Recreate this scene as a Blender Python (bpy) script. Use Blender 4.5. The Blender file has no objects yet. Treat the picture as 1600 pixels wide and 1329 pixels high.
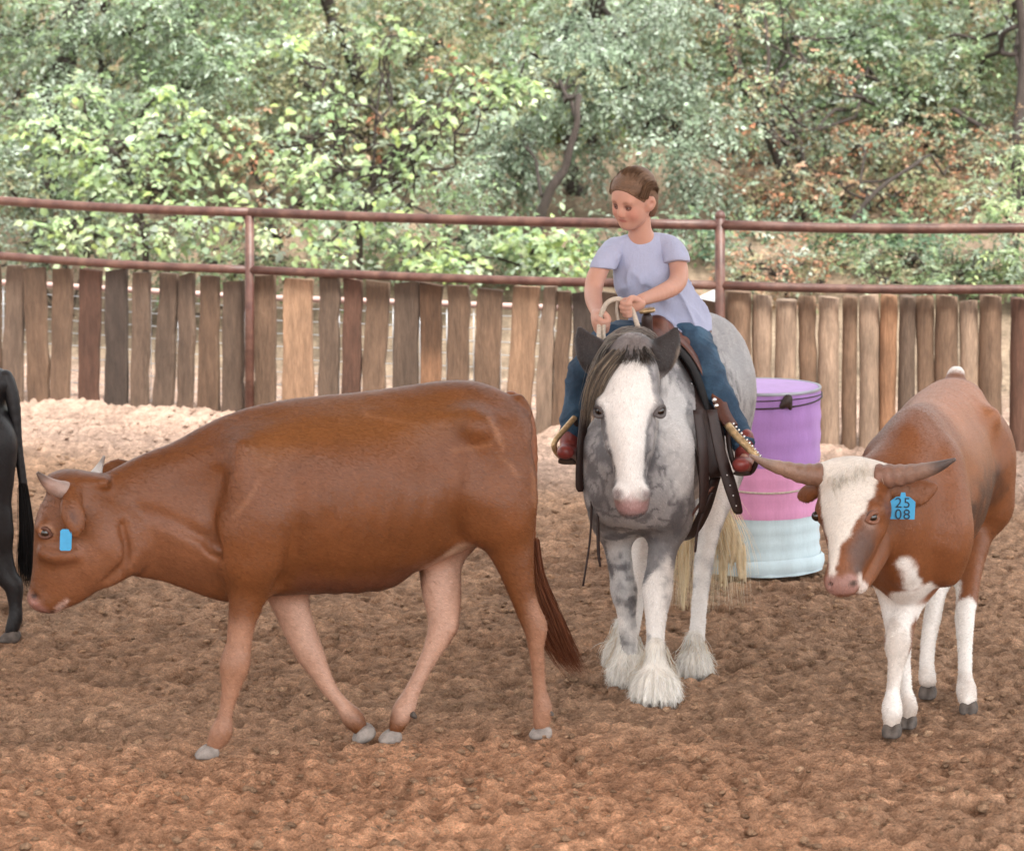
import bpy, math, random
import numpy as np
random.seed(7)
rng = np.random.default_rng(11)
scene = bpy.context.scene
COL = scene.collection

# ------------------------------------------------------------------ camera
FPX = 5000.0                       # focal length in pixels of a 1600 wide frame
CAM_H = 3.0
PITCH = math.atan(731.5 / FPX)
CP, SP = math.cos(PITCH), math.sin(PITCH)
cam_data = bpy.data.cameras.new('camera')
cam = bpy.data.objects.new('camera', cam_data)
COL.objects.link(cam)
cam.location = (0, 0, CAM_H)
cam.rotation_euler = (math.pi / 2 - PITCH, 0, 0)
cam_data.sensor_width = 36
cam_data.lens = 36 * FPX / 1600
cam_data.clip_end = 600
cam_data.clip_start = 0.2
cam_data.dof.use_dof = True
cam_data.dof.focus_distance = 12.9
cam_data.dof.aperture_fstop = 5.0
scene.camera = cam

# ------------------------------------------------------------------ light
SUN_EL, SUN_AZ = math.radians(56), math.radians(150)   # azimuth: 0 = +Y, clockwise
world = bpy.data.worlds.new('World')
scene.world = world
world.use_nodes = True
nt = world.node_tree
nt.nodes.clear()
sky = nt.nodes.new('ShaderNodeTexSky')
sky.sky_type = 'NISHITA'
sky.sun_disc = False
sky.sun_elevation = SUN_EL
sky.sun_rotation = SUN_AZ
sky.air_density = 1.0
sky.dust_density = 3.0
sky.ozone_density = 1.0
hs = nt.nodes.new('ShaderNodeHueSaturation')
hs.inputs['Saturation'].default_value = 0.06
bg = nt.nodes.new('ShaderNodeBackground')
bg.inputs['Strength'].default_value = 0.15
wo = nt.nodes.new('ShaderNodeOutputWorld')
nt.links.new(sky.outputs[0], hs.inputs['Color'])
nt.links.new(hs.outputs[0], bg.inputs['Color'])
nt.links.new(bg.outputs[0], wo.inputs['Surface'])
sun_d = bpy.data.lights.new('sun', 'SUN')
sun_d.energy = 1.5
sun_d.angle = math.radians(14)
sun_d.color = (1.0, 0.94, 0.84)
sun = bpy.data.objects.new('sun', sun_d)
COL.objects.link(sun)
sdir = (math.sin(SUN_AZ) * math.cos(SUN_EL), math.cos(SUN_AZ) * math.cos(SUN_EL), math.sin(SUN_EL))
from mathutils import Vector
sun.rotation_euler = Vector(sdir).to_track_quat('Z', 'Y').to_euler()
sun.location = (0, 0, 30)

vs = scene.view_settings
vs.view_transform = 'Standard'
vs.look = 'None'
vs.exposure = 1.86
vs.gamma = 1.0
vs.use_curve_mapping = False
scene.render.engine = 'CYCLES'
scene.cycles.use_denoising = True
scene.cycles.max_bounces = 8
scene.cycles.diffuse_bounces = 4
scene.cycles.caustics_reflective = False
scene.cycles.caustics_refractive = False

# ------------------------------------------------------------------ pixel helpers (photo pixel + real distance -> point)
def W(px, py, Y):
    u = (px - 800) / FPX
    v = (664.5 - py) / FPX
    dy = CP + v * SP
    dz = -SP + v * CP
    t = Y / dy
    return np.array([u * t, Y, CAM_H + dz * t])
def zcam(Y, z):
    return Y * CP + (CAM_H - z) * SP
def XW(px, Y, z):
    return (px - 800) / FPX * zcam(Y, z)
def GY(py):
    v = (664.5 - py) / FPX
    return CAM_H * (CP + v * SP) / (SP - v * CP)
def pp(px, py, Y, a, b=None):
    """chain station from a pixel, a distance and radii in pixels"""
    w = W(px, py, Y)
    s = zcam(Y, w[2]) / FPX
    b = a if b is None else b
    return (w[0], w[1], w[2], a * s, b * s)

# ------------------------------------------------------------------ noise
def _hash(ix, iy, iz, seed):
    h = (ix.astype(np.int64) * 374761393 + iy.astype(np.int64) * 668265263 + iz.astype(np.int64) * 2147483647 + seed * 974711) & 0xffffffff
    h = ((h ^ (h >> 13)) * 1274126177) & 0xffffffff
    h = h ^ (h >> 16)
    return (h & 0xffff).astype(np.float32) / 65535.0
def vnoise(P, scale, seed=0):
    Q = np.asarray(P, dtype=np.float64) * scale
    I = np.floor(Q).astype(np.int64)
    F = (Q - I).astype(np.float32)
    F = F * F * (3 - 2 * F)
    out = 0
    for dx in (0, 1):
        for dy in (0, 1):
            for dz in (0, 1):
                w = (F[:, 0] if dx else 1 - F[:, 0]) * (F[:, 1] if dy else 1 - F[:, 1]) * (F[:, 2] if dz else 1 - F[:, 2])
                out = out + w * _hash(I[:, 0] + dx, I[:, 1] + dy, I[:, 2] + dz, seed)
    return out * 2 - 1
def fbm(P, scale, octaves=3, seed=0, gain=0.5):
    o, a, n = 0, 1.0, 0
    for i in range(octaves):
        o = o + a * vnoise(P, scale * 2.03 ** i, seed + i * 17)
        n += a
        a *= gain
    return o / n
def sstep(e0, e1, x):
    t = np.clip((x - e0) / (e1 - e0), 0, 1)
    return t * t * (3 - 2 * t)

# ------------------------------------------------------------------ object helpers
def empty(name, loc, label=None, cat=None, group=None, kind=None):
    o = bpy.data.objects.new(name, None)
    COL.objects.link(o)
    o.location = tuple(float(c) for c in loc)
    o.empty_display_size = 0.1
    tag(o, label, cat, group, kind)
    return o
def tag(o, label=None, cat=None, group=None, kind=None):
    if label: o['label'] = label
    if cat: o['category'] = cat
    if group: o['group'] = group
    if kind: o['kind'] = kind
    return o
def root_loc(parent):
    L = np.zeros(3)
    while parent is not None:
        L = L + np.array(parent.location)
        parent = parent.parent
    return L
def mesh_np(name, V, F, mat, parent=None, color=None, smooth=True, origin=None, extra=None):
    """V in world coordinates; F array (n,3|4) or list of tuples"""
    V = np.asarray(V, dtype=np.float64)
    me = bpy.data.meshes.new(name)
    L = root_loc(parent)
    o_loc = np.zeros(3)
    if parent is None and origin is not None:
        L = np.array(origin, dtype=float)
        o_loc = L
    if isinstance(F, np.ndarray):
        n, k = F.shape
        me.vertices.add(len(V))
        me.vertices.foreach_set('co', (V - L).astype(np.float32).ravel())
        me.loops.add(n * k)
        me.loops.foreach_set('vertex_index', F.astype(np.int32).ravel())
        me.polygons.add(n)
        me.polygons.foreach_set('loop_start', np.arange(0, n * k, k, dtype=np.int32))
        me.polygons.foreach_set('loop_total', np.full(n, k, dtype=np.int32))
        me.update(calc_edges=True)
        me.validate()
    else:
        me.from_pydata((V - L).tolist(), [], [tuple(int(i) for i in f) for f in F])
        me.update()
    if smooth:
        me.polygons.foreach_set('use_smooth', np.ones(len(me.polygons), dtype=bool))
    if color is not None:
        color = np.asarray(color, dtype=np.float32)
        if color.ndim == 1:
            color = np.tile(color, (len(V), 1))
        if color.shape[1] == 3:
            color = np.concatenate([color, np.ones((len(color), 1), np.float32)], 1)
        at = me.color_attributes.new('Col', 'FLOAT_COLOR', 'POINT')
        at.data.foreach_set('color', color.ravel())
    if mat is not None:
        me.materials.append(mat)
    o = bpy.data.objects.new(name, me)
    COL.objects.link(o)
    o.parent = parent
    if parent is None:
        o.location = tuple(o_loc)
    return o

class MB:
    """collects boxes / tubes into one mesh (world coordinates)"""
    def __init__(s):
        s.V, s.F = [], []
        s.n = 0
    def add(s, V, F):
        V = np.asarray(V, float)
        s.V.append(V)
        s.F += [tuple(i + s.n for i in f) for f in F]
        s.n += len(V)
    def box(s, c, u, v, w):
        """centre and three half-axis vectors"""
        c, u, v, w = (np.asarray(q, float) for q in (c, u, v, w))
        V = [c + a * u + b * v + d * w for a in (-1, 1) for b in (-1, 1) for d in (-1, 1)]
        s.add(V, [(0, 1, 3, 2), (4, 6, 7, 5), (0, 4, 5, 1), (2, 3, 7, 6), (0, 2, 6, 4), (1, 5, 7, 3)])
    def tube(s, pts, r, n=8, cap=True, flat=1.0, side=None):
        V, F = tube_geo(pts, r, n, cap, flat, side)
        s.add(V, F)
    def build(s, name, mat, parent=None, **kw):
        return mesh_np(name, np.concatenate(s.V), s.F, mat, parent, **kw)

def frames(P, side=None):
    P = np.asarray(P, float)
    T = np.gradient(P, axis=0)
    T /= np.linalg.norm(T, axis=1)[:, None] + 1e-12
    up = np.array(side if side is not None else (0.13, 0.2, 0.97), float)
    if side is None and abs(T[0] @ up) > 0.9:
        up = np.array((1.0, 0.1, 0.05))
    N = np.zeros_like(T)
    prev = up
    for i in range(len(P)):
        v = prev - (prev @ T[i]) * T[i]
        l = np.linalg.norm(v)
        if l < 1e-6:
            v = np.array((1.0, 0, 0)); l = 1
        N[i] = v / l
        prev = N[i] if side is None else up
    B = np.cross(T, N)
    return T, N, B
def tube_geo(pts, r, n=8, cap=True, flat=1.0, side=None):
    P = np.asarray(pts, float)
    r = np.broadcast_to(np.asarray(r, float), (len(P),))
    T, N, B = frames(P, side)
    a = np.arange(n) * 2 * math.pi / n
    V = (P[:, None, :] + (N[:, None, :] * np.cos(a)[None, :, None] * flat + B[:, None, :] * np.sin(a)[None, :, None]) * r[:, None, None]).reshape(-1, 3)
    F = []
    for i in range(len(P) - 1):
        for j in range(n):
            k = (j + 1) % n
            F.append((i * n + j, i * n + k, (i + 1) * n + k, (i + 1) * n + j))
    if cap:
        F.append(tuple(range(n - 1, -1, -1)))
        F.append(tuple((len(P) - 1) * n + j for j in range(n)))
    return V, F
def spline(pts, m=6):
    """Catmull-Rom densify, any width"""
    P = np.asarray(pts, float)
    if len(P) < 3:
        return P
    Q = np.vstack([2 * P[0] - P[1], P, 2 * P[-1] - P[-2]])
    out = []
    for i in range(1, len(Q) - 2):
        for t in np.arange(m) / m:
            p0, p1, p2, p3 = Q[i - 1], Q[i], Q[i + 1], Q[i + 2]
            out.append(0.5 * (2 * p1 + (p2 - p0) * t + (2 * p0 - 5 * p1 + 4 * p2 - p3) * t * t + (3 * p1 - p0 - 3 * p2 + p3) * t ** 3))
    out.append(P[-1])
    return np.array(out)

# ------------------------------------------------------------------ implicit-surface bodies
def unit(v):
    v = np.asarray(v, float)
    return v / np.linalg.norm(v)
def seg_d(X, Y, Z, p0, p1, side):
    ax, ay, az = p1[0] - p0[0], p1[1] - p0[1], p1[2] - p0[2]
    L2 = ax * ax + ay * ay + az * az + 1e-12
    qx, qy, qz = X - p0[0], Y - p0[1], Z - p0[2]
    t = np.clip((qx * ax + qy * ay + qz * az) / L2, 0, 1)
    qx = qx - t * ax; qy = qy - t * ay; qz = qz - t * az
    a = p0[3] + t * (p1[3] - p0[3])
    b = p0[4] + t * (p1[4] - p0[4])
    qs = qx * side[0] + qy * side[1] + qz * side[2]
    qs2 = qs * qs
    qr2 = np.maximum(qx * qx + qy * qy + qz * qz - qs2, 0)
    a2, b2 = a * a, b * b
    k = np.sqrt(qs2 / b2 + qr2 / a2) + 1e-6
    g = np.sqrt(qs2 / (b2 * b2) + qr2 / (a2 * a2)) / k + 1e-6
    return (k - 1) / g
def smin(a, b, k):
    h = np.maximum(k - np.abs(a - b), 0) / k
    return np.minimum(a, b) - h * h * k * 0.25
class Body:
    def __init__(s, h, lo=None, hi=None):
        s.h = h
        s.ops = []
        s.planes = []
    def chain(s, pts, side=(0, 1, 0), k=0.03, m=4, cut=False, warp=None):
        P = spline([tuple(p) for p in pts], m) if len(pts) > 2 else np.array(pts, float)
        if len(P) == 1:
            P = np.vstack([P, P + np.array([0, 0, 1e-4, 0, 0])])
        P[:, 3:5] = np.maximum(P[:, 3:5], 0.0015)
        s.ops.append((P, unit(side), k, cut))
        return P
    def ball(s, c, a, b=None, side=(0, 1, 0), k=0.02, cut=False):
        b = a if b is None else b
        s.ops.append((np.array([[c[0], c[1], c[2], a, b], [c[0], c[1], c[2] + 1e-4, a, b]]), unit(side), k, cut))
    def plane(s, p, n, k=0.004):
        """keep the side n points away from"""
        s.planes.append((np.array(p, float), unit(n), k))
    def mesh(s, disp=None):
        h = s.h
        lo = np.min([np.min(P[:, :3] - np.max(P[:, 3:5]), axis=0) for P, _, _, c in s.ops if not c], axis=0) - 3 * h
        hi = np.max([np.max(P[:, :3] + np.max(P[:, 3:5]), axis=0) for P, _, _, c in s.ops if not c], axis=0) + 3 * h
        n = np.ceil((hi - lo) / h).astype(int) + 1
        gx, gy, gz = [(lo[i] + h * np.arange(n[i])).astype(np.float32) for i in range(3)]
        D = np.full(tuple(n), 1.0, np.float32)
        def rng_(c0, c1, m):
            i0 = np.maximum(np.floor((c0 - m - lo) / h).astype(int), 0)
            i1 = np.minimum(np.ceil((c1 + m - lo) / h).astype(int) + 1, n)
            return i0, i1
        for P, side, k, cut in s.ops:
            m = k + 3 * h
            r = P[:, 3:5].max(axis=1)[:, None]
            i0, i1 = rng_((P[:, :3] - r).min(0), (P[:, :3] + r).max(0), m)
            if np.any(i1 <= i0):
                continue
            blk = np.full(tuple(i1 - i0), 1.0, np.float32)
            for q in range(len(P) - 1):
                rr = max(P[q, 3:5].max(), P[q + 1, 3:5].max())
                j0, j1 = rng_(np.minimum(P[q, :3], P[q + 1, :3]) - rr, np.maximum(P[q, :3], P[q + 1, :3]) + rr, m)
                j0 = np.maximum(j0, i0); j1 = np.minimum(j1, i1)
                if np.any(j1 <= j0):
                    continue
                X = gx[j0[0]:j1[0], None, None]; Y = gy[None, j0[1]:j1[1], None]; Z = gz[None, None, j0[2]:j1[2]]
                d = seg_d(X, Y, Z, P[q].astype(np.float32), P[q + 1].astype(np.float32), side.astype(np.float32))
                sl = tuple(slice(j0[a] - i0[a], j1[a] - i0[a]) for a in range(3))
                blk[sl] = smin(blk[sl], d, 0.006) if q else np.minimum(blk[sl], d)
            sl = tuple(slice(i0[a], i1[a]) for a in range(3))
            if cut:
                D[sl] = -smin(-D[sl], blk, k)
            else:
                D[sl] = smin(D[sl], blk, k)
        for p, nn, k in s.planes:
            d = (gx[:, None, None] - p[0]) * nn[0] + (gy[None, :, None] - p[1]) * nn[1] + (gz[None, None, :] - p[2]) * nn[2]
            D = -smin(-D, (-d).astype(np.float32), k)
        if disp is not None:
            near = np.argwhere(np.abs(D) < 0.03)
            Pn = lo + near * h
            D[tuple(near.T)] += disp(Pn).astype(np.float32)
        D[0] = D[-1] = 1; D[:, 0] = D[:, -1] = 1; D[:, :, 0] = D[:, :, -1] = 1
        return surface_nets(D, lo, h)
def surface_nets(D, lo, h):
    S = D < 0
    c = np.zeros(tuple(np.array(D.shape) - 1), np.int8)
    for dx in (0, 1):
        for dy in (0, 1):
            for dz in (0, 1):
                c += S[dx:D.shape[0] - 1 + dx, dy:D.shape[1] - 1 + dy, dz:D.shape[2] - 1 + dz]
    I = np.argwhere((c > 0) & (c < 8))
    idx = np.full(c.shape, -1, np.int64)
    idx[tuple(I.T)] = np.arange(len(I))
    pos = np.zeros((len(I), 3)); cnt = np.zeros(len(I))
    cor = [(a, b, d) for a in (0, 1) for b in (0, 1) for d in (0, 1)]
    for i, a in enumerate(cor):
        for b in cor[i + 1:]:
            if sum(abs(a[q] - b[q]) for q in range(3)) != 1:
                continue
            da = D[I[:, 0] + a[0], I[:, 1] + a[1], I[:, 2] + a[2]]
            db = D[I[:, 0] + b[0], I[:, 1] + b[1], I[:, 2] + b[2]]
            m = (da < 0) != (db < 0)
            t = np.where(m, da / np.where(m, da - db, 1), 0)
            for q in range(3):
                pos[:, q] += np.where(m, a[q] + t * (b[q] - a[q]), 0)
            cnt += m
    V = lo + (I + pos / cnt[:, None]) * h
    F = []
    for ax in range(3):
        o = [(1, 2), (2, 0), (0, 1)][ax]
        s0 = [slice(None)] * 3; s1 = [slice(None)] * 3
        s0[ax] = slice(0, -1); s1[ax] = slice(1, None)
        A = S[tuple(s0)]; B = S[tuple(s1)]
        E = np.argwhere(A != B)
        E = E[(E[:, o[0]] > 0) & (E[:, o[1]] > 0)]
        fl = A[tuple(E.T)]
        u = np.zeros(3, int); u[o[0]] = 1
        v = np.zeros(3, int); v[o[1]] = 1
        q = np.stack([idx[tuple((E - u - v).T)], idx[tuple((E - v).T)], idx[tuple(E.T)], idx[tuple((E - u).T)]], 1)
        q[~fl] = q[~fl][:, ::-1]
        F.append(q)
    F = np.concatenate(F)
    F = F[(F >= 0).all(1)]
    # light relaxation removes the grid's stair marks
    for it in range(2):
        acc = np.zeros_like(V); n = np.zeros(len(V))
        for a in range(4):
            b = (a + 1) % 4
            np.add.at(acc, F[:, a], V[F[:, b]]); np.add.at(n, F[:, a], 1)
            np.add.at(acc, F[:, b], V[F[:, a]]); np.add.at(n, F[:, b], 1)
        V = V * 0.5 + 0.5 * acc / n[:, None]
    return V, F
def chain_dist(V, pts, side=(0, 1, 0), m=4):
    P = spline([tuple(p) for p in pts], m) if len(pts) > 2 else np.array(pts, float)
    if len(P) == 1:
        P = np.vstack([P, P + np.array([0, 0, 1e-4, 0, 0])])
    side = unit(side)
    d = np.full(len(V), 9.0)
    for q in range(len(P) - 1):
        d = np.minimum(d, seg_d(V[:, 0], V[:, 1], V[:, 2], P[q], P[q + 1], side))
    return d
def paint(C, V, col, pts, side=(0, 1, 0), soft=0.02, amp=0.02, scale=14, seed=3, alpha=1.0):
    d = chain_dist(V, pts, side) + amp * fbm(V, scale, 3, seed)
    w = (1 - sstep(-soft, soft, d)) * alpha
    C[:] = C * (1 - w[:, None]) + np.asarray(col)[None, :3] * w[:, None]
    return C

def strands(name, guides, n, r, mat, parent, spread0=0.01, spread1=0.03, seg=9, wav=0.01, col=None, colvar=0.15, lenvar=0.25, kind=None, seed=1):
    """hair: many thin three-sided tapered tubes following guide curves (world coordinates)"""
    g = np.random.default_rng(seed)
    G = []
    for gu in guides:
        P = spline(gu, 8)
        d = np.concatenate([[0], np.cumsum(np.linalg.norm(np.diff(P, axis=0), axis=1))])
        t = np.linspace(0, d[-1], seg)
        G.append(np.stack([np.interp(t, d, P[:, q]) for q in range(3)], 1))
    G = np.array(G)
    i = g.integers(0, len(G), n)
    j = np.clip(i + g.integers(-1, 2, n), 0, len(G) - 1)
    w = g.random(n)[:, None, None]
    P = G[i] * (1 - w) + G[j] * w
    tt = np.linspace(0, 1, seg)[None, :, None]
    off = g.normal(size=(n, 1, 3))
    P = P + off * (spread0 + (spread1 - spread0) * tt)
    ph = g.random((n, 1, 3)) * 6.28
    P = P + np.sin(tt * (4 + 5 * g.random((n, 1, 1))) + ph) * wav * tt
    ln = 1 - lenvar * g.random((n, 1, 1))
    tq = tt * ln * (seg - 1)
    k = np.clip(np.floor(tq).astype(int)[..., 0], 0, seg - 2)
    f = (tq[..., 0] - k)[..., None]
    ar = np.arange(n)[:, None]
    P = P[ar, k] * (1 - f) + P[ar, k + 1] * f
    T = np.gradient(P, axis=1)
    T /= np.linalg.norm(T, axis=2, keepdims=True) + 1e-9
    up = g.normal(size=(n, 1, 3))
    N = np.cross(T, up); N /= np.linalg.norm(N, axis=2, keepdims=True) + 1e-9
    B = np.cross(T, N)
    rad = r * (0.7 + 0.6 * g.random((n, 1, 1))) * (1.02 - tt ** 2)
    R = []
    for a in (0, 2.094, 4.189):
        R.append(P + (N * math.cos(a) + B * math.sin(a)) * rad)
    V = np.stack(R, 2).reshape(-1, 3)            # n, seg, 3
    base = (np.arange(n)[:, None, None] * seg + np.arange(seg - 1)[None, :, None]) * 3
    a = np.arange(3)[None, None, :]; b = (a + 1) % 3
    F = np.stack([base + a, base + b, base + 3 + b, base + 3 + a], -1).reshape(-1, 4)
    c = None
    if col is not None:
        cc = np.asarray(col)
        if cc.ndim == 1:
            cc = np.tile(cc, (n, 1))
        else:
            cc = cc[g.integers(0, len(cc), n)]
        cc = cc * (1 + colvar * g.normal(size=(n, 1)))
        c = np.repeat(np.clip(cc, 0.003, 1), seg * 3, axis=0)
    o = mesh_np(name, V, F, mat, parent, color=c)
    if kind: o['kind'] = kind
    return o

def fur(parent, V, F, C, flow, n, L, m, wid=0.0013, lift=0.25, seed=1, jit=0.25, name='fur'):
    """short coat hairs: one thin triangle each, lying along the flow direction"""
    g = np.random.default_rng(seed)
    a, b, c, d = (V[F[:, i]] for i in range(4))
    nr = np.cross(c - a, d - b); ar = np.linalg.norm(nr, axis=1); nr = nr / (ar[:, None] + 1e-12)
    cs = np.cumsum(ar); k = np.searchsorted(cs, g.random(n) * cs[-1]).clip(0, len(F) - 1)
    u, v = g.random((n, 1)), g.random((n, 1))
    p = (a[k] * (1 - u) + b[k] * u) * (1 - v) + (d[k] * (1 - u) + c[k] * u) * v
    N = nr[k]
    f = flow(p) + g.normal(size=(n, 3)) * jit
    t = f - (f * N).sum(1)[:, None] * N
    t /= np.linalg.norm(t, axis=1)[:, None] + 1e-9
    dr = t * math.cos(lift) + N * math.sin(lift)
    s = np.cross(N, t) * wid * (0.6 + 0.8 * g.random((n, 1)))
    ln = L * (0.5 + g.random((n, 1)))
    P = p - N * 0.001
    Vv = np.stack([P - s, P + s, P + dr * ln], 1).reshape(-1, 3)
    Ff = np.arange(n * 3).reshape(n, 3)
    col = C[F[k, 0]] * np.exp(g.normal(size=(n, 1)) * 0.17)
    o = mesh_np(name, Vv, Ff, m, parent, color=np.repeat(np.clip(col, .004, .95), 3, 0), smooth=False)
    o['kind'] = 'stuff'
    return o
def lids(parent, c, out, along, r, col, m, lo=.85, open_=.95, res=.0022, th=1.0):
    """upper and lower eyelid round an eyeball"""
    c = np.array(c, float); out = unit(out); al = unit(along - np.dot(along, out) * out); up = np.cross(out, al); up = up if up[2] > 0 else -up
    def q(x, y, o, rr): return (*(c + al * x * r + up * y * r + out * o * r), rr * r * th, rr * r * th)
    B = Body(res)
    B.chain([q(-1.35, -.10, .20, .30), q(-.7, open_ * .75, .66, .26), q(0, open_, .74, .28), q(.7, open_ * .75, .66, .26), q(1.35, -.10, .20, .30)], side=out, k=r * .2)
    B.chain([q(-1.35, -.10, .20, .28), q(-.65, -lo * .85, .62, .26), q(0, -lo, .74, .28), q(.65, -lo * .85, .62, .26), q(1.35, -.10, .20, .28)], side=out, k=r * .2)
    V, F = B.mesh()
    return mesh_np('eyelid', V, F, m, parent, color=col)

# ------------------------------------------------------------------ materials
def new_mat(name):
    m = bpy.data.materials.new(name)
    m.use_nodes = True
    t = m.node_tree
    b = t.nodes['Principled BSDF']
    return m, t, b
def mat(name, col=None, rough=0.6, attr=False, var=0.12, vscale=12, vstretch=(1, 1, 1), bump=0.0, bscale=60, bstretch=(1, 1, 1), bdist=0.01, sheen=0, metal=0, spec=0.5, trans=0, second=None, fine=None, sss=0, coat=0):
    m, t, b = new_mat(name)
    N, L = t.nodes, t.links
    b.inputs['Roughness'].default_value = rough
    b.inputs['Metallic'].default_value = metal
    b.inputs['Specular IOR Level'].default_value = spec
    b.inputs['Sheen Weight'].default_value = sheen
    b.inputs['Coat Weight'].default_value = coat
    if sss:
        b.inputs['Subsurface Weight'].default_value = sss
        b.inputs['Subsurface Radius'].default_value = (0.02, 0.008, 0.004)
        b.inputs['Subsurface Scale'].default_value = 0.4
    tc = N.new('ShaderNodeTexCoord')
    if attr:
        a = N.new('ShaderNodeAttribute'); a.attribute_name = 'Col'
        src = a.outputs['Color']
    else:
        rg = N.new('ShaderNodeRGB'); rg.outputs[0].default_value = (*col, 1)
        src = rg.outputs[0]
    def noise(scale, stretch, detail=5, rough_=0.6):
        mp = N.new('ShaderNodeMapping'); mp.inputs['Scale'].default_value = stretch
        L.new(tc.outputs['Object'], mp.inputs[0])
        n = N.new('ShaderNodeTexNoise'); n.inputs['Scale'].default_value = scale
        n.inputs['Detail'].default_value = detail; n.inputs['Roughness'].default_value = rough_
        L.new(mp.outputs[0], n.inputs['Vector'])
        return n
    def vary(src, n, amt):
        mr = N.new('ShaderNodeMapRange')
        mr.inputs['From Min'].default_value = 0.3; mr.inputs['From Max'].default_value = 0.7
        mr.inputs['To Min'].default_value = 1 - amt; mr.inputs['To Max'].default_value = 1 + amt
        L.new(n.outputs['Fac'], mr.inputs['Value'])
        vm = N.new('ShaderNodeVectorMath'); vm.operation = 'SCALE'
        L.new(src, vm.inputs[0]); L.new(mr.outputs[0], vm.inputs['Scale'])
        return vm.outputs[0]
    if second is not None:
        n = noise(second[1], second[2] if len(second) > 2 else (1, 1, 1))
        mr = N.new('ShaderNodeMapRange'); mr.inputs['From Min'].default_value = 0.42; mr.inputs['From Max'].default_value = 0.62
        L.new(n.outputs['Fac'], mr.inputs['Value'])
        mx = N.new('ShaderNodeMix'); mx.data_type = 'RGBA'
        L.new(mr.outputs[0], mx.inputs['Factor'])
        L.new(src, mx.inputs['A']); mx.inputs['B'].default_value = (*second[0], 1)
        src = mx.outputs['Result']
    if var:
        src = vary(src, noise(vscale, vstretch), var)
    if fine:
        src = vary(src, noise(fine[0], fine[2] if len(fine) > 2 else (1, 1, 1), 3), fine[1])
    L.new(src, b.inputs['Base Color'])
    if bump:
        n = noise(bscale, bstretch, 6, 0.65)
        bp = N.new('ShaderNodeBump'); bp.inputs['Strength'].default_value = bump; bp.inputs['Distance'].default_value = bdist
        L.new(n.outputs['Fac'], bp.inputs['Height']); L.new(bp.outputs[0], b.inputs['Normal'])
    if trans:
        out = N['Material Output']
        tr = N.new('ShaderNodeBsdfTranslucent')
        L.new(src, tr.inputs['Color'])
        ms = N.new('ShaderNodeMixShader'); ms.inputs[0].default_value = trans
        L.new(b.outputs[0], ms.inputs[1]); L.new(tr.outputs[0], ms.inputs[2])
        L.new(ms.outputs[0], out.inputs['Surface'])
    return m

M = {}
M['coat'] = mat('cattle_coat', attr=True, rough=0.42, var=0.10, vscale=7, bump=0.35, bscale=90, bstretch=(0.5, 1, 1), bdist=0.006, fine=(160, 0.10, (0.35, 1, 0.5)), spec=0.35)
M['horse'] = mat('horse_coat', attr=True, rough=0.55, var=0.06, vscale=9, bump=0.3, bscale=110, bdist=0.005, fine=(150, 0.08, (1, 1, 0.4)), spec=0.2)
M['hair'] = mat('hair', attr=True, rough=0.5, var=0, spec=0.3, trans=0.42)
M['hoof'] = mat('hoof_horn', (0.10, 0.082, 0.07), 0.7, var=0.5, vscale=25, bump=0.4, bscale=60, bstretch=(1, 1, 4))
M['pale_hoof'] = mat('pale_hoof_horn', (0.27, 0.235, 0.21), 0.65, var=0.4, vscale=25, bump=0.4, bscale=60, bstretch=(1, 1, 4))
M['horn'] = mat('horn', attr=True, rough=0.4, var=0.2, vscale=20, bump=0.5, bscale=70)
M['fur'] = mat('short_coat_hair', attr=True, rough=0.4, var=0, spec=0.4)
M['eye'] = mat('eye', (0.01, 0.006, 0.004), 0.08, var=0, spec=0.8)
M['eyewhite'] = mat('eye_white', (0.36, 0.29, 0.26), 0.3, var=0)
M['tag'] = mat('ear_tag_plastic', (0.05, 0.34, 0.62), 0.45, var=0.16, vscale=18)
M['ink'] = mat('tag_ink', (0.01, 0.03, 0.06), 0.6, var=0)
M['leather'] = mat('saddle_leather', (0.085, 0.028, 0.018), 0.42, var=0.3, vscale=14, bump=0.25, bscale=70, second=((0.16, 0.055, 0.03), 9))
M['darkleather'] = mat('dark_leather', (0.028, 0.014, 0.012), 0.5, var=0.3, vscale=20, bump=0.2, bscale=80)
M['cloth_pad'] = mat('saddle_pad_cloth', (0.02, 0.02, 0.022), 0.9, var=0.3, bump=0.5, bscale=160)
M['rope'] = mat('rope', (0.55, 0.48, 0.40), 0.8, var=0.2, vscale=80, bump=0.6, bscale=200)
M['brass'] = mat('worn_brass', (0.55, 0.40, 0.22), 0.35, var=0.35, vscale=60, metal=0.6, bump=0.4, bscale=120)
M['steel'] = mat('steel', (0.7, 0.7, 0.7), 0.25, metal=1.0, var=0.1)
M['skin'] = mat('skin', attr=True, rough=0.5, var=0.04, vscale=20, bump=0.05, bscale=150, sss=0.2, spec=0.35)
M['shirt'] = mat('shirt_cotton', (0.37, 0.41, 0.57), 0.9, var=0.06, vscale=8, bump=0.4, bscale=22, bstretch=(1, 1, 0.45), bdist=0.02, sheen=0.2, fine=(300, 0.05))
M['denim'] = mat('denim', (0.018, 0.05, 0.095), 0.8, var=0.25, vscale=9, bump=0.5, bscale=30, bdist=0.015, second=((0.04, 0.095, 0.16), 8), fine=(260, 0.15))
M['boot'] = mat('red_boot_leather', (0.20, 0.035, 0.03), 0.35, var=0.2, vscale=20, bump=0.15)
M['pipe'] = mat('rusty_painted_pipe', (0.085, 0.036, 0.028), 0.42, var=0.3, vscale=14, bump=0.3, bscale=40, second=((0.135, 0.068, 0.05), 6, (1, 1, 1)))
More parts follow.
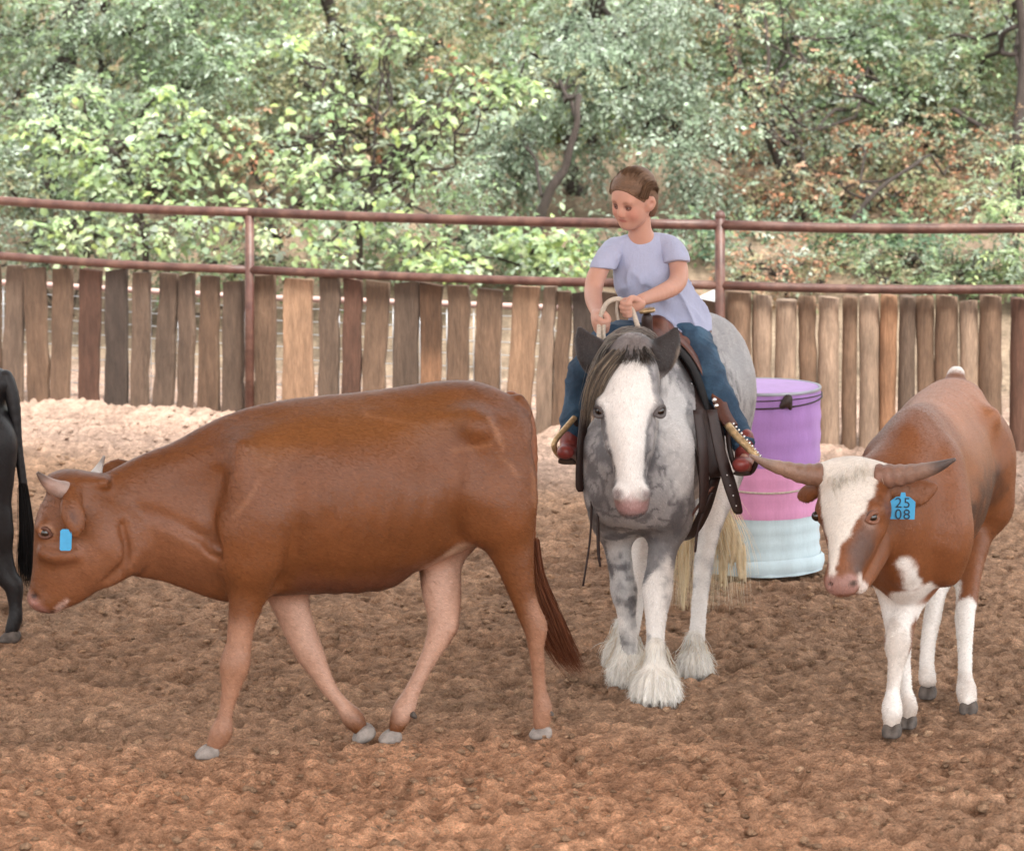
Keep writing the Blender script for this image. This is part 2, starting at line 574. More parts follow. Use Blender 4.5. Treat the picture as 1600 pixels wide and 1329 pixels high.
M['wood'] = mat('weathered_board', attr=True, rough=0.85, var=0.28, vscale=9, vstretch=(3, 3, 0.55), bump=0.8, bscale=22, bstretch=(4, 4, 0.4), bdist=0.02, fine=(45, 0.22, (4, 4, 0.4)), second=None)
M['whitepipe'] = mat('pale_pipe', (0.62, 0.42, 0.38), 0.5, var=0.15, vscale=9)
M['wire'] = mat('galvanised_wire', (0.55, 0.57, 0.6), 0.35, var=0.15, metal=0.3)
M['bark'] = mat('bark', (0.05, 0.038, 0.032), 0.9, var=0.35, vscale=14, vstretch=(3, 3, 0.7), bump=0.9, bscale=22, bstretch=(3, 3, 0.6), bdist=0.03)
M['leaf'] = mat('leaves', attr=True, rough=0.6, var=0.12, vscale=30, trans=0.48, spec=0.22)
M['barrel_metal'] = mat('barrel_rim', (0.32, 0.33, 0.38), 0.4, var=0.15, metal=0.5)
M['whitesheet'] = mat('white_sheet_metal', (0.75, 0.78, 0.80), 0.5, var=0.06)
M['roof'] = mat('galvanised_roof_sheet', (0.55, 0.54, 0.52), 0.6, var=0.08)

# ================================================================== THE SETTING
# ---- ground: one sheet, fine where the photo looks, coarse out to the horizon
FENCE = [(-420, 22.9), (0, 21.6), (390, 20.62), (1125, 19.63), (1600, 19.4), (2100, 19.35)]
def fence_Y(px):
    return float(np.interp(px, [f[0] for f in FENCE], [f[1] for f in FENCE]))
FX = np.array([XW(px, Y, 0.6) for px, Y in FENCE]); FYs = np.array([Y for _, Y in FENCE])
def fence_line(x):
    return np.interp(x, FX, FYs)
def axis(dense0, dense1, step, far0, far1):
    mid = np.arange(dense0, dense1, step)
    def out(a, b, s):
        r, d = [], s
        x = a
        while (x < b if b > a else x > b):
            d *= 1.25
            x = x + d * (1 if b > a else -1)
            r.append(x)
        return r
    return np.array(sorted(out(dense0, far0, step * 2) + list(mid) + out(mid[-1], far1, step * 2)))
gxs = axis(-3.7, 3.9, 0.015, -250, 250)
ymid = []
yv = 10.2
while yv < 22.5:
    ymid.append(yv); yv += 0.00115 * yv * (1 if yv < 17 else 1.8)
gys = np.array(sorted(list(axis(10.1, 10.15, 0.03, -60, 10.2)[:-1][::1]) + ymid))
gys = gys[np.concatenate([[True], np.diff(gys) > 0.004])]
gys = gys[gys <= ymid[-1]]
ext = []; yv = gys[-1]; d = 0.05
while yv < 420:
    d = min(d * 1.12, 30) ; yv += d; ext.append(yv)
gys = np.concatenate([gys, ext])
GXm, GYm = np.meshgrid(gxs, gys, indexing='ij')
gp = np.stack([GXm.ravel(), GYm.ravel(), np.zeros(GXm.size)], 1)
zz = np.zeros(len(gp))
inside = (np.abs(gp[:, 0]) < 5) & (gp[:, 1] > 9) & (gp[:, 1] < 24)
pi = gp[inside]
n1 = fbm(pi, 3.2, 2, 5)
n2 = fbm(pi * np.array([1, 1.25, 1]), 8.0, 3, 9)
n3 = fbm(pi, 24.0, 3, 21, 0.62)
rid = 1 - np.abs(fbm(pi, 11.0, 2, 44)) * 2.2
amp = 0.6 + 0.4 * sstep(-0.4, 0.4, fbm(pi, 0.8, 2, 77))
n4 = fbm(pi * np.array([1, 1.6, 1]), 15.0, 3, 61, 0.6)
r2 = 1 - np.abs(fbm(pi * np.array([1, 1.5, 1]), 7.0, 3, 88, .6)) * 2.6
zi = 0.016 * n1 + amp * (0.013 * n2 + 0.011 * np.clip(rid, -1, 1) - 0.024 * np.clip(r2, -.2, 1) ** 2 + 0.016 * np.clip(n4, -.6, .5)) + 0.016 * n3 + 0.012 * fbm(pi, 48.0, 2, 63)
fl = fence_line(pi[:, 0])
berm = np.exp(-((pi[:, 1] - fl - 0.1) / 0.55) ** 2) * 0.085 * sstep(2.6, 1.2, pi[:, 0]) * (0.6 + 0.6 * vnoise(pi, 2.1, 8))
zz[inside] = zi + berm
def bank(x, y):
    fl = fence_line(x)
    t = np.clip(y - fl - 3.0, 0, None)
    return 0.18 * t ** 1.1 * (t < 200) * sstep(0, 3, t) * sstep(120, 25, t) + 0.25 * sstep(0.5, 3, y - fl) * 0
zz += bank(gp[:, 0], gp[:, 1])
gp[:, 2] = zz - 0.012
nx, ny = len(gxs), len(gys)
# hoof prints and drag marks churned into the soil
G3 = gp.reshape(nx, ny, 3)
hg = np.random.default_rng(404)
for q in range(620):
    hx, hy_ = hg.uniform(-3.6, 3.8), 10.3 + 10.2 * hg.random() ** 1.2
    if hy_ > fence_line(hx) - .4: continue
    ra, rb_ = hg.uniform(.045, .085), hg.uniform(.05, .13)
    ang = hg.uniform(-.9, .9) + (1.3 if hg.random() < .5 else 0); dep = hg.uniform(.012, .032)
    i0, i1 = np.searchsorted(gxs, [hx - .25, hx + .25]); j0, j1 = np.searchsorted(gys, [hy_ - .25, hy_ + .25])
    S_ = G3[i0:i1, j0:j1]
    dx_, dy_ = S_[..., 0] - hx, S_[..., 1] - hy_
    u_ = (dx_ * math.cos(ang) + dy_ * math.sin(ang)) / ra; v_ = (-dx_ * math.sin(ang) + dy_ * math.cos(ang)) / rb_
    d_ = np.sqrt(u_ * u_ + v_ * v_)
    S_[..., 2] += -dep * (1 - sstep(.5, 1.0, d_)) + dep * .38 * np.exp(-((d_ - 1.15) / .22) ** 2) * (.6 + .6 * np.sin(u_ * 5 + q) ** 2)
    zz.reshape(nx, ny)[i0:i1, j0:j1] = S_[..., 2]
ii = (np.arange(nx - 1)[:, None] * ny + np.arange(ny - 1)[None, :]).ravel()
GF = np.stack([ii, ii + ny, ii + ny + 1, ii + 1], 1)
def ground_z(x, y):
    i = int(np.clip(np.searchsorted(gxs, x), 0, nx - 1)); j = int(np.clip(np.searchsorted(gys, y), 0, ny - 1))
    return float(gp[i * ny + j, 2])
# soil colours: damp brown, red patches, painted bright pinkish strip and relief shading; leaf litter past the fence
P0 = gp.copy(); P0[:, 2] = 0
gc = np.zeros((len(gp), 3))
big = fbm(P0, 0.45, 3, 31)[:, None]; mid_ = fbm(P0, 2.2, 3, 32)[:, None]; sm = fbm(P0, 17, 3, 33)[:, None]
brown = np.array([0.50, 0.312, 0.200]); red = np.array([0.64, 0.355, 0.212]); dry = np.array([0.52, 0.370, 0.29])
wr = sstep(-0.3, 0.9, big[:, 0] * 1.2 + (12.3 - P0[:, 1]) * 0.42 - P0[:, 0] * 0.10)[:, None]
gc = brown * (1 - wr) + red * wr
wd = sstep(-2.6, -1.0, P0[:, 1] - fence_line(P0[:, 0]))[:, None]
gc = gc * (1 - wd) + dry * wd  # sunlit strip along the fence painted in as paler, pinkish soil
sm2 = fbm(P0 * np.array([1, 1.7, 1]), 34, 2, 35)[:, None]
gc *= 1 + 0.18 * mid_ + 0.42 * sm + .22 * sm2
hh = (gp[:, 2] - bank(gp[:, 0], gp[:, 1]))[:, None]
gc *= 1 + np.clip(hh * 8, -0.28, 0.25)  # shading painted in: hollows darker, ridges lighter
lit = sstep(1.6, 3.2, P0[:, 1] - fence_line(P0[:, 0]))[:, None]
litter = np.array([0.30, 0.225, 0.16]) * (1 + 0.5 * sm + 0.3 * mid_)
gc = np.clip(gc * (1 - lit) + litter * lit, 0.01, 1)
M['ground'] = mat('arena_soil', attr=True, rough=0.95, var=0.28, vscale=24, bump=1.0, bscale=60, bdist=0.04, fine=(130, 0.30), spec=0.15)
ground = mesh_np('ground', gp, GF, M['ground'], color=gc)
tag(ground, kind='structure')
# loose clods lying on the ground
def blob_geo(n_lat=1):
    t = (1 + 5 ** 0.5) / 2
    v = np.array([(-1, t, 0), (1, t, 0), (-1, -t, 0), (1, -t, 0), (0, -1, t), (0, 1, t), (0, -1, -t), (0, 1, -t), (t, 0, -1), (t, 0, 1), (-t, 0, -1), (-t, 0, 1)], float)
    v /= np.linalg.norm(v[0])
    f = np.array([(0, 11, 5), (0, 5, 1), (0, 1, 7), (0, 7, 10), (0, 10, 11), (1, 5, 9), (5, 11, 4), (11, 10, 2), (10, 7, 6), (7, 1, 8), (3, 9, 4), (3, 4, 2), (3, 2, 6), (3, 6, 8), (3, 8, 9), (4, 9, 5), (2, 4, 11), (6, 2, 10), (8, 6, 7), (9, 8, 1)])
    return v, f
bv, bf = blob_geo()
nc = 17000
cx = rng.uniform(-3.6, 3.8, nc); cy = 10.3 + (21 - 10.3) * rng.random(nc) ** 1.3
keep = cy < fence_line(cx) - 0.05
cx, cy = cx[keep], cy[keep]; nc = len(cx)
csz = 0.0035 + 0.014 * rng.random(nc) ** 4.5
ci = np.searchsorted(gxs, cx); cj = np.searchsorted(gys, cy)
cz = gp[ci * ny + cj, 2]
CV = bv[None] * (1 + 0.35 * rng.normal(size=(nc, 12, 1))) * csz[:, None, None] * np.array([1.3, 1.1, 0.75])
CV = CV + np.stack([cx, cy, cz + csz * 0.2], 1)[:, None, :]
CF = (bf[None] + np.arange(nc)[:, None, None] * 12).reshape(-1, 3)
cc = np.array([0.47, 0.30, 0.19]) * (0.75 + 0.6 * rng.random((nc, 1)))
wdc = sstep(-2.6, -1.0, cy - fence_line(cx))[:, None]
cc = cc * (1 - wdc) + dry * wdc  # clods take the same painted bright strip
clods = mesh_np('soil_clods', CV.reshape(-1, 3), CF, M['ground'], color=np.repeat(cc, 12, 0))
tag(clods, 'loose crumbs and clods of brown soil lying over the arena floor', 'soil', kind='stuff')

# ---- arena roof overhead (it shades the arena; out of frame)
mb = MB()
RX0, RX1, RY0, RY1, RZ = -12, 12, 3.0, 14.6, 8.0
mb.box(((RX0 + RX1) / 2, (RY0 + RY1) / 2, RZ), ((RX1 - RX0) / 2, 0, 0), (0, (RY1 - RY0) / 2, 0), (0, 0, 0.03))
roof = empty('arena_roof', (0, 9, 0), kind='structure')
mb.build('roof_sheet', M['roof'], roof, smooth=False)
for x in (-12.6, 12.6):
    for y in (3.3, 14.2):
        mb = MB(); mb.box((x, y, RZ / 2), (0.1, 0, 0), (0, 0.1, 0), (0, 0, RZ / 2 - 0.035))
        mb.build('column', M['pipe'], roof, smooth=False)

# ---- pipe and plank fence
fence = empty('arena_fence', (XW(800, 20.0, 0), 20.0, 0), 'rust brown two-rail pipe fence lined with upright weathered boards and logs', 'fence')
def fpt(px, z, back=0.0):
    Y = fence_Y(px) + back
    return np.array([XW(px, Y, z), Y, z])
RZT, RZM = 1.372, 1.0
RAILS = [(-420, 390), (390, 1125), (1125, 2100)]
for z, nm in ((RZT, 'top_rail'), (RZM, 'middle_rail')):
    for a, b in RAILS:
        pxs = [f[0] for f in FENCE if a < f[0] < b]
        pts = [fpt(q, z) for q in sorted([a, b] + pxs)]
        dense = []
        for i in range(len(pts) - 1):
            for t in np.linspace(0, 1, 7)[:-1]:
                q = pts[i] * (1 - t) + pts[i + 1] * t
                q = q + np.array([0, 0, -0.012 * math.sin(t * math.pi)])
                dense.append(q)
        dense.append(pts[-1])
        V, F = tube_geo(dense, 0.031 if z == RZT else 0.028, 12)
        mesh_np(nm, V, F, M['pipe'], fence)
for px, top in ((390, RZT - 0.02), (1125, RZT + 0.06)):
    p0, p1 = fpt(px, -0.05), fpt(px, top)
    V, F = tube_geo([p0, (p0 + p1) / 2, p1], 0.03 if px == 390 else 0.032, 12)
    post = mesh_np('post', V, F, M['pipe'], fence)
    if px == 1125:
        B = Body(0.006); B.ball(p1 + np.array([0, 0, -0.006]), 0.034, .036, side=(0, 0, 1), k=0.001); V, F = B.mesh()
        mesh_np('post_cap', V, F, M['pipe'], post)
# boards: (top left, top right, top y, bottom left, bottom right, tone)
T_ = dict(g=(0.125, 0.085, 0.060), d=(0.065, 0.047, 0.037), r=(0.105, 0.052, 0.034), t=(0.34, 0.21, 0.13), b=(0.165, 0.103, 0.066), p=(0.27, 0.19, 0.135), o=(0.27, 0.145, 0.08))
BOARDS = [(-34, 4, 413, -36, 2, 'b'), (7, 38, 415, 3, 38, 'g'), (39, 77, 418, 40, 77, 'b'), (79, 114, 420, 80, 113, 'b'), (123, 161, 421, 119, 153, 'r'), (167, 205, 421, 158, 197, 'd'), (208, 238, 425, 200, 232, 'g'),
          (246, 278, 427, 238, 273, 'g'), (279, 308, 429, 275, 301, 'g'), (315, 345, 431, 303, 343, 'b'), (349, 383, 440, 344, 381, 'g'), (399, 431, 430, 398, 431, 'b'), (446, 489, 436, 440, 489, 't'), (501, 532, 433, 498, 527, 'g'),
          (539, 566, 436, 533, 561, 'r'), (572, 607, 440, 565, 600, 'b'), (617, 655, 440, 611, 649, 'g'), (659, 692, 443, 659, 685, 'o'), (702, 733, 446, 697, 730, 'b'), (748, 787, 451, 737, 775, 'b'), (806, 844, 447, 786, 822, 't'),
          (850, 868, 447, 833, 860, 'p'), (872, 892, 455, 862, 884, 'b'), (897, 925, 457, 890, 922, 'd'), (930, 965, 456, 928, 962, 'g'), (968, 1000, 458, 966, 998, 'b'), (1004, 1040, 460, 1002, 1038, 'b'), (1045, 1080, 462, 1044, 1078, 'g'), (1086, 1118, 470, 1085, 1117, 'b')]
LOGS = [(1131, 1175, 455, 'b'), (1177, 1207, 461, 'p'), (1209, 1246, 469, 'p'), (1249, 1276, 463, 'b'), (1278, 1312, 464, 'p'), (1315, 1340, 463, 'b'), (1341, 1373, 461, 'p'), (1374, 1402, 461, 'o'), (1403, 1431, 463, 'g'), (1433, 1460, 462, 'b'),
        (1461, 1498, 462, 'b'), (1500, 1529, 470, 'p'), (1530, 1566, 462, 'b'), (1578, 1608, 466, 'r'), (1611, 1645, 463, 'b'), (1648, 1680, 464, 'p')]
for i, (tl, tr, ty, bl, br, tone) in enumerate(BOARDS):
    g = np.random.default_rng(100 + i)
    tl, tr, bl, br = tl - 1, tr + 1.5, bl - 1, br + 1.5
    pm = (tl + tr) / 2
    Y = fence_Y(pm) + 0.065
    zt = W(pm, ty, Y)[2]
    zb = -0.12
    sl = (fence_Y(pm + 40) - fence_Y(pm - 40)) / (XW(pm + 40, Y, 0.5) - XW(pm - 40, Y, 0.5))
    along = unit((1, sl, 0)); nrm = unit((sl, -1, 0))
    nz = 9
    V = []; yaw = g.normal() * 0.05; tilt = g.normal() * 0.012; cut = g.normal() * 0.008
    for k in range(nz):
        t = k / (nz - 1)
        xl = XW(bl + (tl - bl) * t, Y, zb + (zt - zb) * t); xr = XW(br + (tr - br) * t, Y, zb + (zt - zb) * t)
        c = np.array([(xl + xr) / 2, fence_line((xl + xr) / 2) + 0.065, zb + (zt - zb) * t])
        hw = (xr - xl) / 2 * (1 + 0.03 * g.normal()); jl = 0.004 * g.normal()
        th = 0.022
        a2 = unit(along + nrm * yaw)
        n2 = np.array([a2[1], -a2[0], 0])
        bev = 0.006
        for (u, v) in ((-hw, th - bev), (-hw + bev, th), (hw - bev, th), (hw, th - bev), (hw, -th + bev), (hw - bev, -th), (-hw + bev, -th), (-hw, -th + bev)):
            q = c + a2 * (u + jl) + n2 * (v + tilt * (t - 0.5) * 2)
            if k == nz - 1:
                q[2] += cut * u / max(hw, 0.01) + g.normal() * 0.003
            V.append(q)
    F = []
    for k in range(nz - 1):
        for j in range(8):
            F.append((k * 8 + j, k * 8 + (j + 1) % 8, (k + 1) * 8 + (j + 1) % 8, (k + 1) * 8 + j))
    F.append(tuple((nz - 1) * 8 + j for j in range(8)))
    V = np.array(V)
    col = np.array(T_[tone]) * .88 * (0.9 + 0.25 * g.random())
    tz = (V[:, 2] - zb) / (zt - zb)
    c = col[None] * (0.72 + 0.5 * fbm(V + i, 3.5, 3, i)[:, None] * 0.8 + 0.32)
    if tone == 'o':
        c = c * (1 - sstep(0.45, 0.62, tz)[:, None] * 0.62)
    if tone == 'b':
        c = c * (1 - sstep(0.7, 1.0, tz)[:, None] * 0.2)
    mesh_np('board', V, F, M['wood'], fence, color=np.clip(c, 0.01, 1), smooth=False)
for i, (l, r, ty, tone) in enumerate(LOGS):
    g = np.random.default_rng(300 + i)
    pm = (l + r) / 2
    Y = fence_Y(pm) + 0.10
    zt = W(pm, ty, Y)[2]
    rad = (XW(r, Y, 0.5) - XW(l, Y, 0.5)) / 2
    nz = 10; V = []; ph = g.random() * 6
    for k in range(nz):
        t = k / (nz - 1)
        z = -0.12 + (zt + 0.12) * t
        cxx = XW(pm, Y, z) + 0.006 * math.sin(3 * t + ph) + (t - 0.5) * g.normal() * 0.004
        rr = rad * (1.02 - 0.06 * t) * (1 + 0.03 * g.normal())
        for j in range(14):
            a = j / 14 * 2 * math.pi
            q = rr * (1 + 0.06 * math.sin(2 * a + ph) + 0.03 * math.sin(3 * a + ph * 2 + t * 2))
            V.append((cxx + q * math.cos(a), Y + q * math.sin(a) * 0.9, z + (0.006 * math.cos(a + ph) if k == nz - 1 else 0)))
    V.append((XW(pm, Y, zt), Y, zt + 0.004))
    F = []
    for k in range(nz - 1):
        for j in range(14):
            F.append((k * 14 + j, k * 14 + (j + 1) % 14, (k + 1) * 14 + (j + 1) % 14, (k + 1) * 14 + j))
    for j in range(14):
        F.append(((nz - 1) * 14 + j, (nz - 1) * 14 + (j + 1) % 14, nz * 14))
    V = np.array(V)
    c = np.array(T_[tone])[None] * 1.05 * (1.05 + 0.1 * g.random()) * (1.02 + 0.35 * fbm(V + i, 5, 3, i)[:, None])
    mesh_np('log', V, F, M['wood'], fence, color=np.clip(c, 0.01, 1))

# ---- welded wire panel behind the boards
wp = empty('wire_panel', (XW(500, 21.2, 0), 21.2, 0), 'pale welded wire stock panel with a pinkish top pipe seen through the board gaps', 'wire fence')
def wpt(px, z):
    Y = fence_Y(px) + 0.45
    return np.array([XW(px, Y, z), Y, z])
V, F = tube_geo([wpt(q, 0.775) for q in (-100, 0, 390, 700, 1000, 1122)], 0.02, 8)
mesh_np('panel_pipe', V, F, M['whitepipe'], wp)
for z in np.arange(0.03, 0.75, 0.085):
    V, F = tube_geo([wpt(q, z) for q in (-100, 0, 390, 700, 1000, 1122)], 0.0032, 5)
    mesh_np('horizontal_wire', V, F, M['wire'], wp)
x = -100.0
while x < 1122:
    V, F = tube_geo([wpt(x, 0.0), wpt(x, 0.775)], 0.0032, 5)
    mesh_np('vertical_wire', V, F, M['wire'], wp)
    x += 21
# ---- white sheet leaning just behind the fence near the tall post
mb = MB(); c = W(1100, 476, 20.1)
mb.add([W(1078, 470, 20.05), W(1120, 450, 20.05), W(1124, 560, 20.0), W(1078, 560, 20.0), W(1078, 470, 20.15), W(1120, 450, 20.15), W(1124, 560, 20.1), W(1078, 560, 20.1)],
       [(0, 3, 2, 1), (4, 5, 6, 7), (0, 1, 5, 4), (1, 2, 6, 5), (2, 3, 7, 6), (3, 0, 4, 7)])
o = mb.build('white_panel', M['whitesheet'], None, smooth=False, origin=W(1100, 560, 20.1))
tag(o, 'small slanted white metal sheet showing above the boards beside the capped fence post', 'panel')

# ================================================================== TREES AND SHRUBS BEYOND THE FENCE
def leaf_mesh(name, pos, fwd, nrm, size, asp, col, mat_, parent, kind='stuff'):
    fwd = fwd / (np.linalg.norm(fwd, axis=1)[:, None] + 1e-9)
    s = np.cross(fwd, nrm); s /= np.linalg.norm(s, axis=1)[:, None] + 1e-9
    nn = np.cross(s, fwd)
    sz = size[:, None]
    V = np.stack([pos, pos + fwd * sz * 0.42 + s * sz * asp[:, None] * 0.5 + nn * sz * 0.10, pos + fwd * sz - nn * sz * 0.08, pos + fwd * sz * 0.42 - s * sz * asp[:, None] * 0.5 + nn * sz * 0.10], 1).reshape(-1, 3)
    n = len(pos)
    F = np.arange(n * 4).reshape(n, 4)
    c = np.repeat(col, 4, 0)
    o = mesh_np(name, V, F, mat_, parent, color=c, smooth=False)
    if kind: o['kind'] = kind
    return o
def make_sprays(g, clumps, per, L, nl, size, droop, palette, asp=0.5, flat=0.5):
    """clumps: (centre xyz, radius xyz). returns leaf arrays and spray axes"""
    P, Fd, Nn, S, C, A = [], [], [], [], [], []
    tw = []
    pal = np.array(palette)
    for (c, r) in clumps:
        c = np.array(c); r = np.array(r)
        n = max(4, int(per * (r[0] * r[2]) ** 0.9))
        d = g.normal(size=(n, 3)); d /= np.linalg.norm(d, axis=1)[:, None]
        d[:, 1] = np.where(g.random(n) < 0.6, -np.abs(d[:, 1]), d[:, 1])
        rad = 0.45 + 0.6 * g.random(n) ** 0.6
        o = c + d * r * rad[:, None]
        dirv = d * np.array([1, 1, 0.6]) + np.array([0, 0, -droop]) + g.normal(size=(n, 3)) * 0.35
        dirv /= np.linalg.norm(dirv, axis=1)[:, None]
        ln = L * (0.6 + 0.8 * g.random(n))
        tone = 0.72 + 0.62 * g.random() 
        pc = pal[g.integers(0, len(pal), n)]
        for k in range(nl):
            t = (k + 0.5) / nl
            sd = 1 if k % 2 else -1
            perp = np.cross(dirv, np.array([0, 0, 1.0]) + g.normal(size=(n, 3)) * 0.4)
            perp /= np.linalg.norm(perp, axis=1)[:, None] + 1e-9
            p = o + dirv * (ln * t)[:, None] + np.array([0, 0, -1]) * (0.25 * droop * ln * t * t)[:, None]
            f = dirv * 0.55 + perp * sd * 0.8 + g.normal(size=(n, 3)) * 0.25 + np.array([0, 0, -0.15])
            nv = np.array([0, -0.35, 1.0]) + g.normal(size=(n, 3)) * (1 - flat)
            P.append(p); Fd.append(f); Nn.append(nv)
            S.append(size * (0.55 + 0.8 * g.random(n)))
            A.append(asp * (0.8 + 0.4 * g.random(n)))
            C.append(np.clip(pc * (0.72 + 0.6 * g.random((n, 1))) * tone, 0.004, 0.9))
        m = g.random(n) < 0.35
        tw.append((o[m], (o + dirv * ln[:, None])[m]))
    return [np.concatenate(q) for q in (P, Fd, Nn, S, A, C)], tw
def limb(mb, a, b, r0, r1, g, n=7, wob=0.06, k=6):
    a = np.array(a); b = np.array(b)
    L = np.linalg.norm(b - a)
    pts = [a + (b - a) * t + (g.normal(size=3) * wob * L * math.sin(t * 3.1) if 0 < t < 1 else 0) for t in np.linspace(0, 1, n)]
    pts = spline(pts, 2)
    mb.tube(pts, np.linspace(r0, r1, len(pts)), k)
    return pts
PAL = dict(
    sage=[(.30, .38, .28), (.37, .45, .35), (.22, .29, .20), (.46, .53, .45), (.32, .38, .28)],
    olive=[(.25, .26, .14), (.31, .31, .18), (.37, .35, .22), (.19, .21, .11)],
    lime=[(.42, .52, .24), (.35, .46, .23), (.50, .58, .36), (.30, .41, .22), (.42, .51, .33)],
    fresh=[(.26, .36, .19), (.32, .43, .24), (.37, .46, .30), (.20, .29, .14)],
    dark=[(.11, .19, .12), (.14, .23, .15), (.17, .26, .17)],
    rust=[(.48, .22, .13), (.40, .20, .12), (.34, .23, .14), (.52, .32, .22)],
    dry=[(.38, .29, .19), (.44, .34, .24), (.28, .23, .15), (.33, .30, .18)],
    yel=[(.56, .60, .18), (.52, .60, .20), (.44, .54, .20)])
def tree(name, label, cat, base, trunk, rtrunk, blobs, pals, size, per=230, L=0.22, nl=8, droop=0.35, asp=0.5, sub=5, seed=0, group=None, twigs=True, subr=0.42):
    """base/trunk: list of (px, py, Y) points, blobs: (px, py, Y, rx_px, rz_px, ry_m)"""
    g = np.random.default_rng(seed)
    pts = [W(*q) for q in trunk]
    b0 = pts[0].copy()
    gz = bank(np.array([b0[0]]), np.array([b0[1]]))[0]
    b0[2] = gz - 0.05
    root = empty(name, (b0[0], b0[1], gz), label, cat, group)
    mb = MB()
    path = spline([b0] + pts[1:] if len(pts) > 1 else [b0, pts[0]], 4)
    path = path + g.normal(size=path.shape) * rtrunk * 0.18
    mb.tube(path, np.linspace(rtrunk, rtrunk * 0.5, len(path)) * (1 + 0.08 * g.normal(size=len(path))), 10)
    trunk_o = mb.build('trunk', M['bark'], root)
    lb = MB()
    clumps = []
    for (px, py, Y, rx, rz, ry) in blobs:
        c = W(px, py, Y); s = zcam(Y, c[2]) / FPX
        R = np.array([rx * s, ry, rz * s])
        i = g.integers(len(path) // 3, len(path))
        lp = limb(lb, path[i], c, rtrunk * 0.42, 0.008, g)
        for k in range(sub):
            d = g.normal(size=3); d /= np.linalg.norm(d)
            q = c + d * R * (0.25 + 0.65 * g.random())
            if q[2] < gz + 0.12: q[2] = gz + 0.12 + 0.2 * g.random()
            rr = R * subr * (0.7 + 0.6 * g.random())
            clumps.append((q, np.maximum(rr, 0.10)))
            if twigs:
                limb(lb, lp[g.integers(len(lp) // 2, len(lp))], q, 0.011, 0.003, g, 5, 0.1, 4)
    lb.build('limbs', M['bark'], root)
    cols = []
    for p in pals: cols += PAL[p]
    A, tw = make_sprays(g, clumps, per * 1.5, L, nl, size, droop, cols, asp)
    fo = leaf_mesh('foliage', A[0], A[1], A[2], A[3], A[4], A[5], M['leaf'], root)
    if twigs:
        tb = MB()
        a = np.concatenate([t[0] for t in tw]); b = np.concatenate([t[1] for t in tw])
        n = len(a)
        d = b - a; s1 = np.cross(d, (0, 0, 1.0)); s1 /= np.linalg.norm(s1, axis=1)[:, None] + 1e-9
        s2 = np.cross(d, s1); s2 /= np.linalg.norm(s2, axis=1)[:, None] + 1e-9
        r = 0.0028
        V = np.stack([a + s1 * r, a - s1 * r * .5 + s2 * r, a - s1 * r * .5 - s2 * r, b], 1).reshape(-1, 3)
        k = np.arange(n)[:, None] * 4
        F = np.concatenate([k + np.array([[0, 1, 3]]), k + np.array([[1, 2, 3]]), k + np.array([[2, 0, 3]])])
        o = mesh_np('twigs', V, F, M['bark'], root, smooth=False); o['kind'] = 'stuff'
    return root, path, g
# back row -------------------------------------------------------------
tree('elm_tree', 'grey green small-leaved tree at the far left behind the fence, filling the top left corner', 'tree', None, [(60, 420, 27.2), (90, 200, 27.2), (140, -60, 27.4)], 0.09,
     [(60, 60, 26.8, 120, 90, .5), (230, 40, 26.6, 140, 80, .5), (40, 220, 26.5, 110, 80, .5), (180, 170, 26.3, 110, 70, .5), (90, 330, 26.2, 120, 70, .4), (330, 130, 26.8, 100, 90, .4), (60, -80, 27, 200, 80, .7), (330, -60, 27, 180, 70, .7)],
     ['sage', 'sage', 'fresh'], 0.052, per=560, seed=1)
tree('elm_tree', 'shaded grey green tree with hanging leaves behind the lime shrubs, left of centre', 'tree', None, [(560, 400, 28.5), (590, 250, 28.5), (540, 60, 28.3), (470, -60, 28)], 0.10,
     [(420, 120, 27.6, 100, 90, .5), (520, 60, 27.6, 120, 70, .5), (400, 230, 27.5, 100, 70, .4), (600, 140, 28, 110, 90, .4), (520, 280, 27.8, 110, 70, .4), (690, 60, 28, 110, 80, .5), (480, -60, 28, 200, 60, .6)],
     ['sage', 'olive', 'olive'], 0.05, per=480, seed=2)
tree('elm_tree', 'silvery grey green tree with drooping sprays above and behind the rider', 'tree', None, [(905, 420, 27.6), (890, 250, 27.6), (920, 80, 27.4), (960, -60, 27.4)], 0.07,
     [(860, 60, 26.8, 110, 80, .5), (980, 40, 26.6, 120, 80, .5), (900, 150, 26.5, 100, 60, .4), (1030, 140, 26.4, 100, 70, .4), (1060, 230, 26.3, 90, 60, .35), (930, 250, 26.8, 60, 50, .3), (1080, 320, 26.3, 70, 60, .3), (800, 300, 26.6, 90, 80, .4), (780, 200, 27, 80, 70, .4), (950, -70, 27, 220, 70, .6)],
     ['sage', 'sage'], 0.05, per=620, droop=0.8, seed=3)
tree('oak_tree', 'dark trunked tree rising right of the rider with fresh green upper leaves', 'tree', None, [(1235, 440, 26.6), (1245, 330, 26.8), (1190, 170, 27), (1132, 60, 27), (1120, -80, 27)], 0.065,
     [(1230, 60, 28.4, 110, 60, .5), (1330, 40, 28.2, 110, 60, .5), (1160, 180, 28.5, 70, 50, .3), (1280, 150, 28.4, 90, 50, .3), (1200, -70, 28.8, 220, 60, .6)],
     ['fresh', 'sage'], 0.06, per=420, seed=4)
tree('oak_tree', 'green leaved tree with a dark trunk filling the top right corner', 'tree', None, [(1585, 430, 26.8), (1588, 260, 26.8), (1598, 80, 27), (1590, -80, 27)], 0.06,
     [(1450, 60, 27.8, 110, 70, .5), (1560, 60, 27.6, 110, 80, .5), (1500, 150, 27.8, 110, 60, .4), (1400, 150, 28, 90, 60, .4), (1540, -70, 28, 200, 60, .6), (1640, 180, 27.6, 90, 80, .4)],
     ['fresh', 'sage', 'olive'], 0.055, per=420, seed=5)
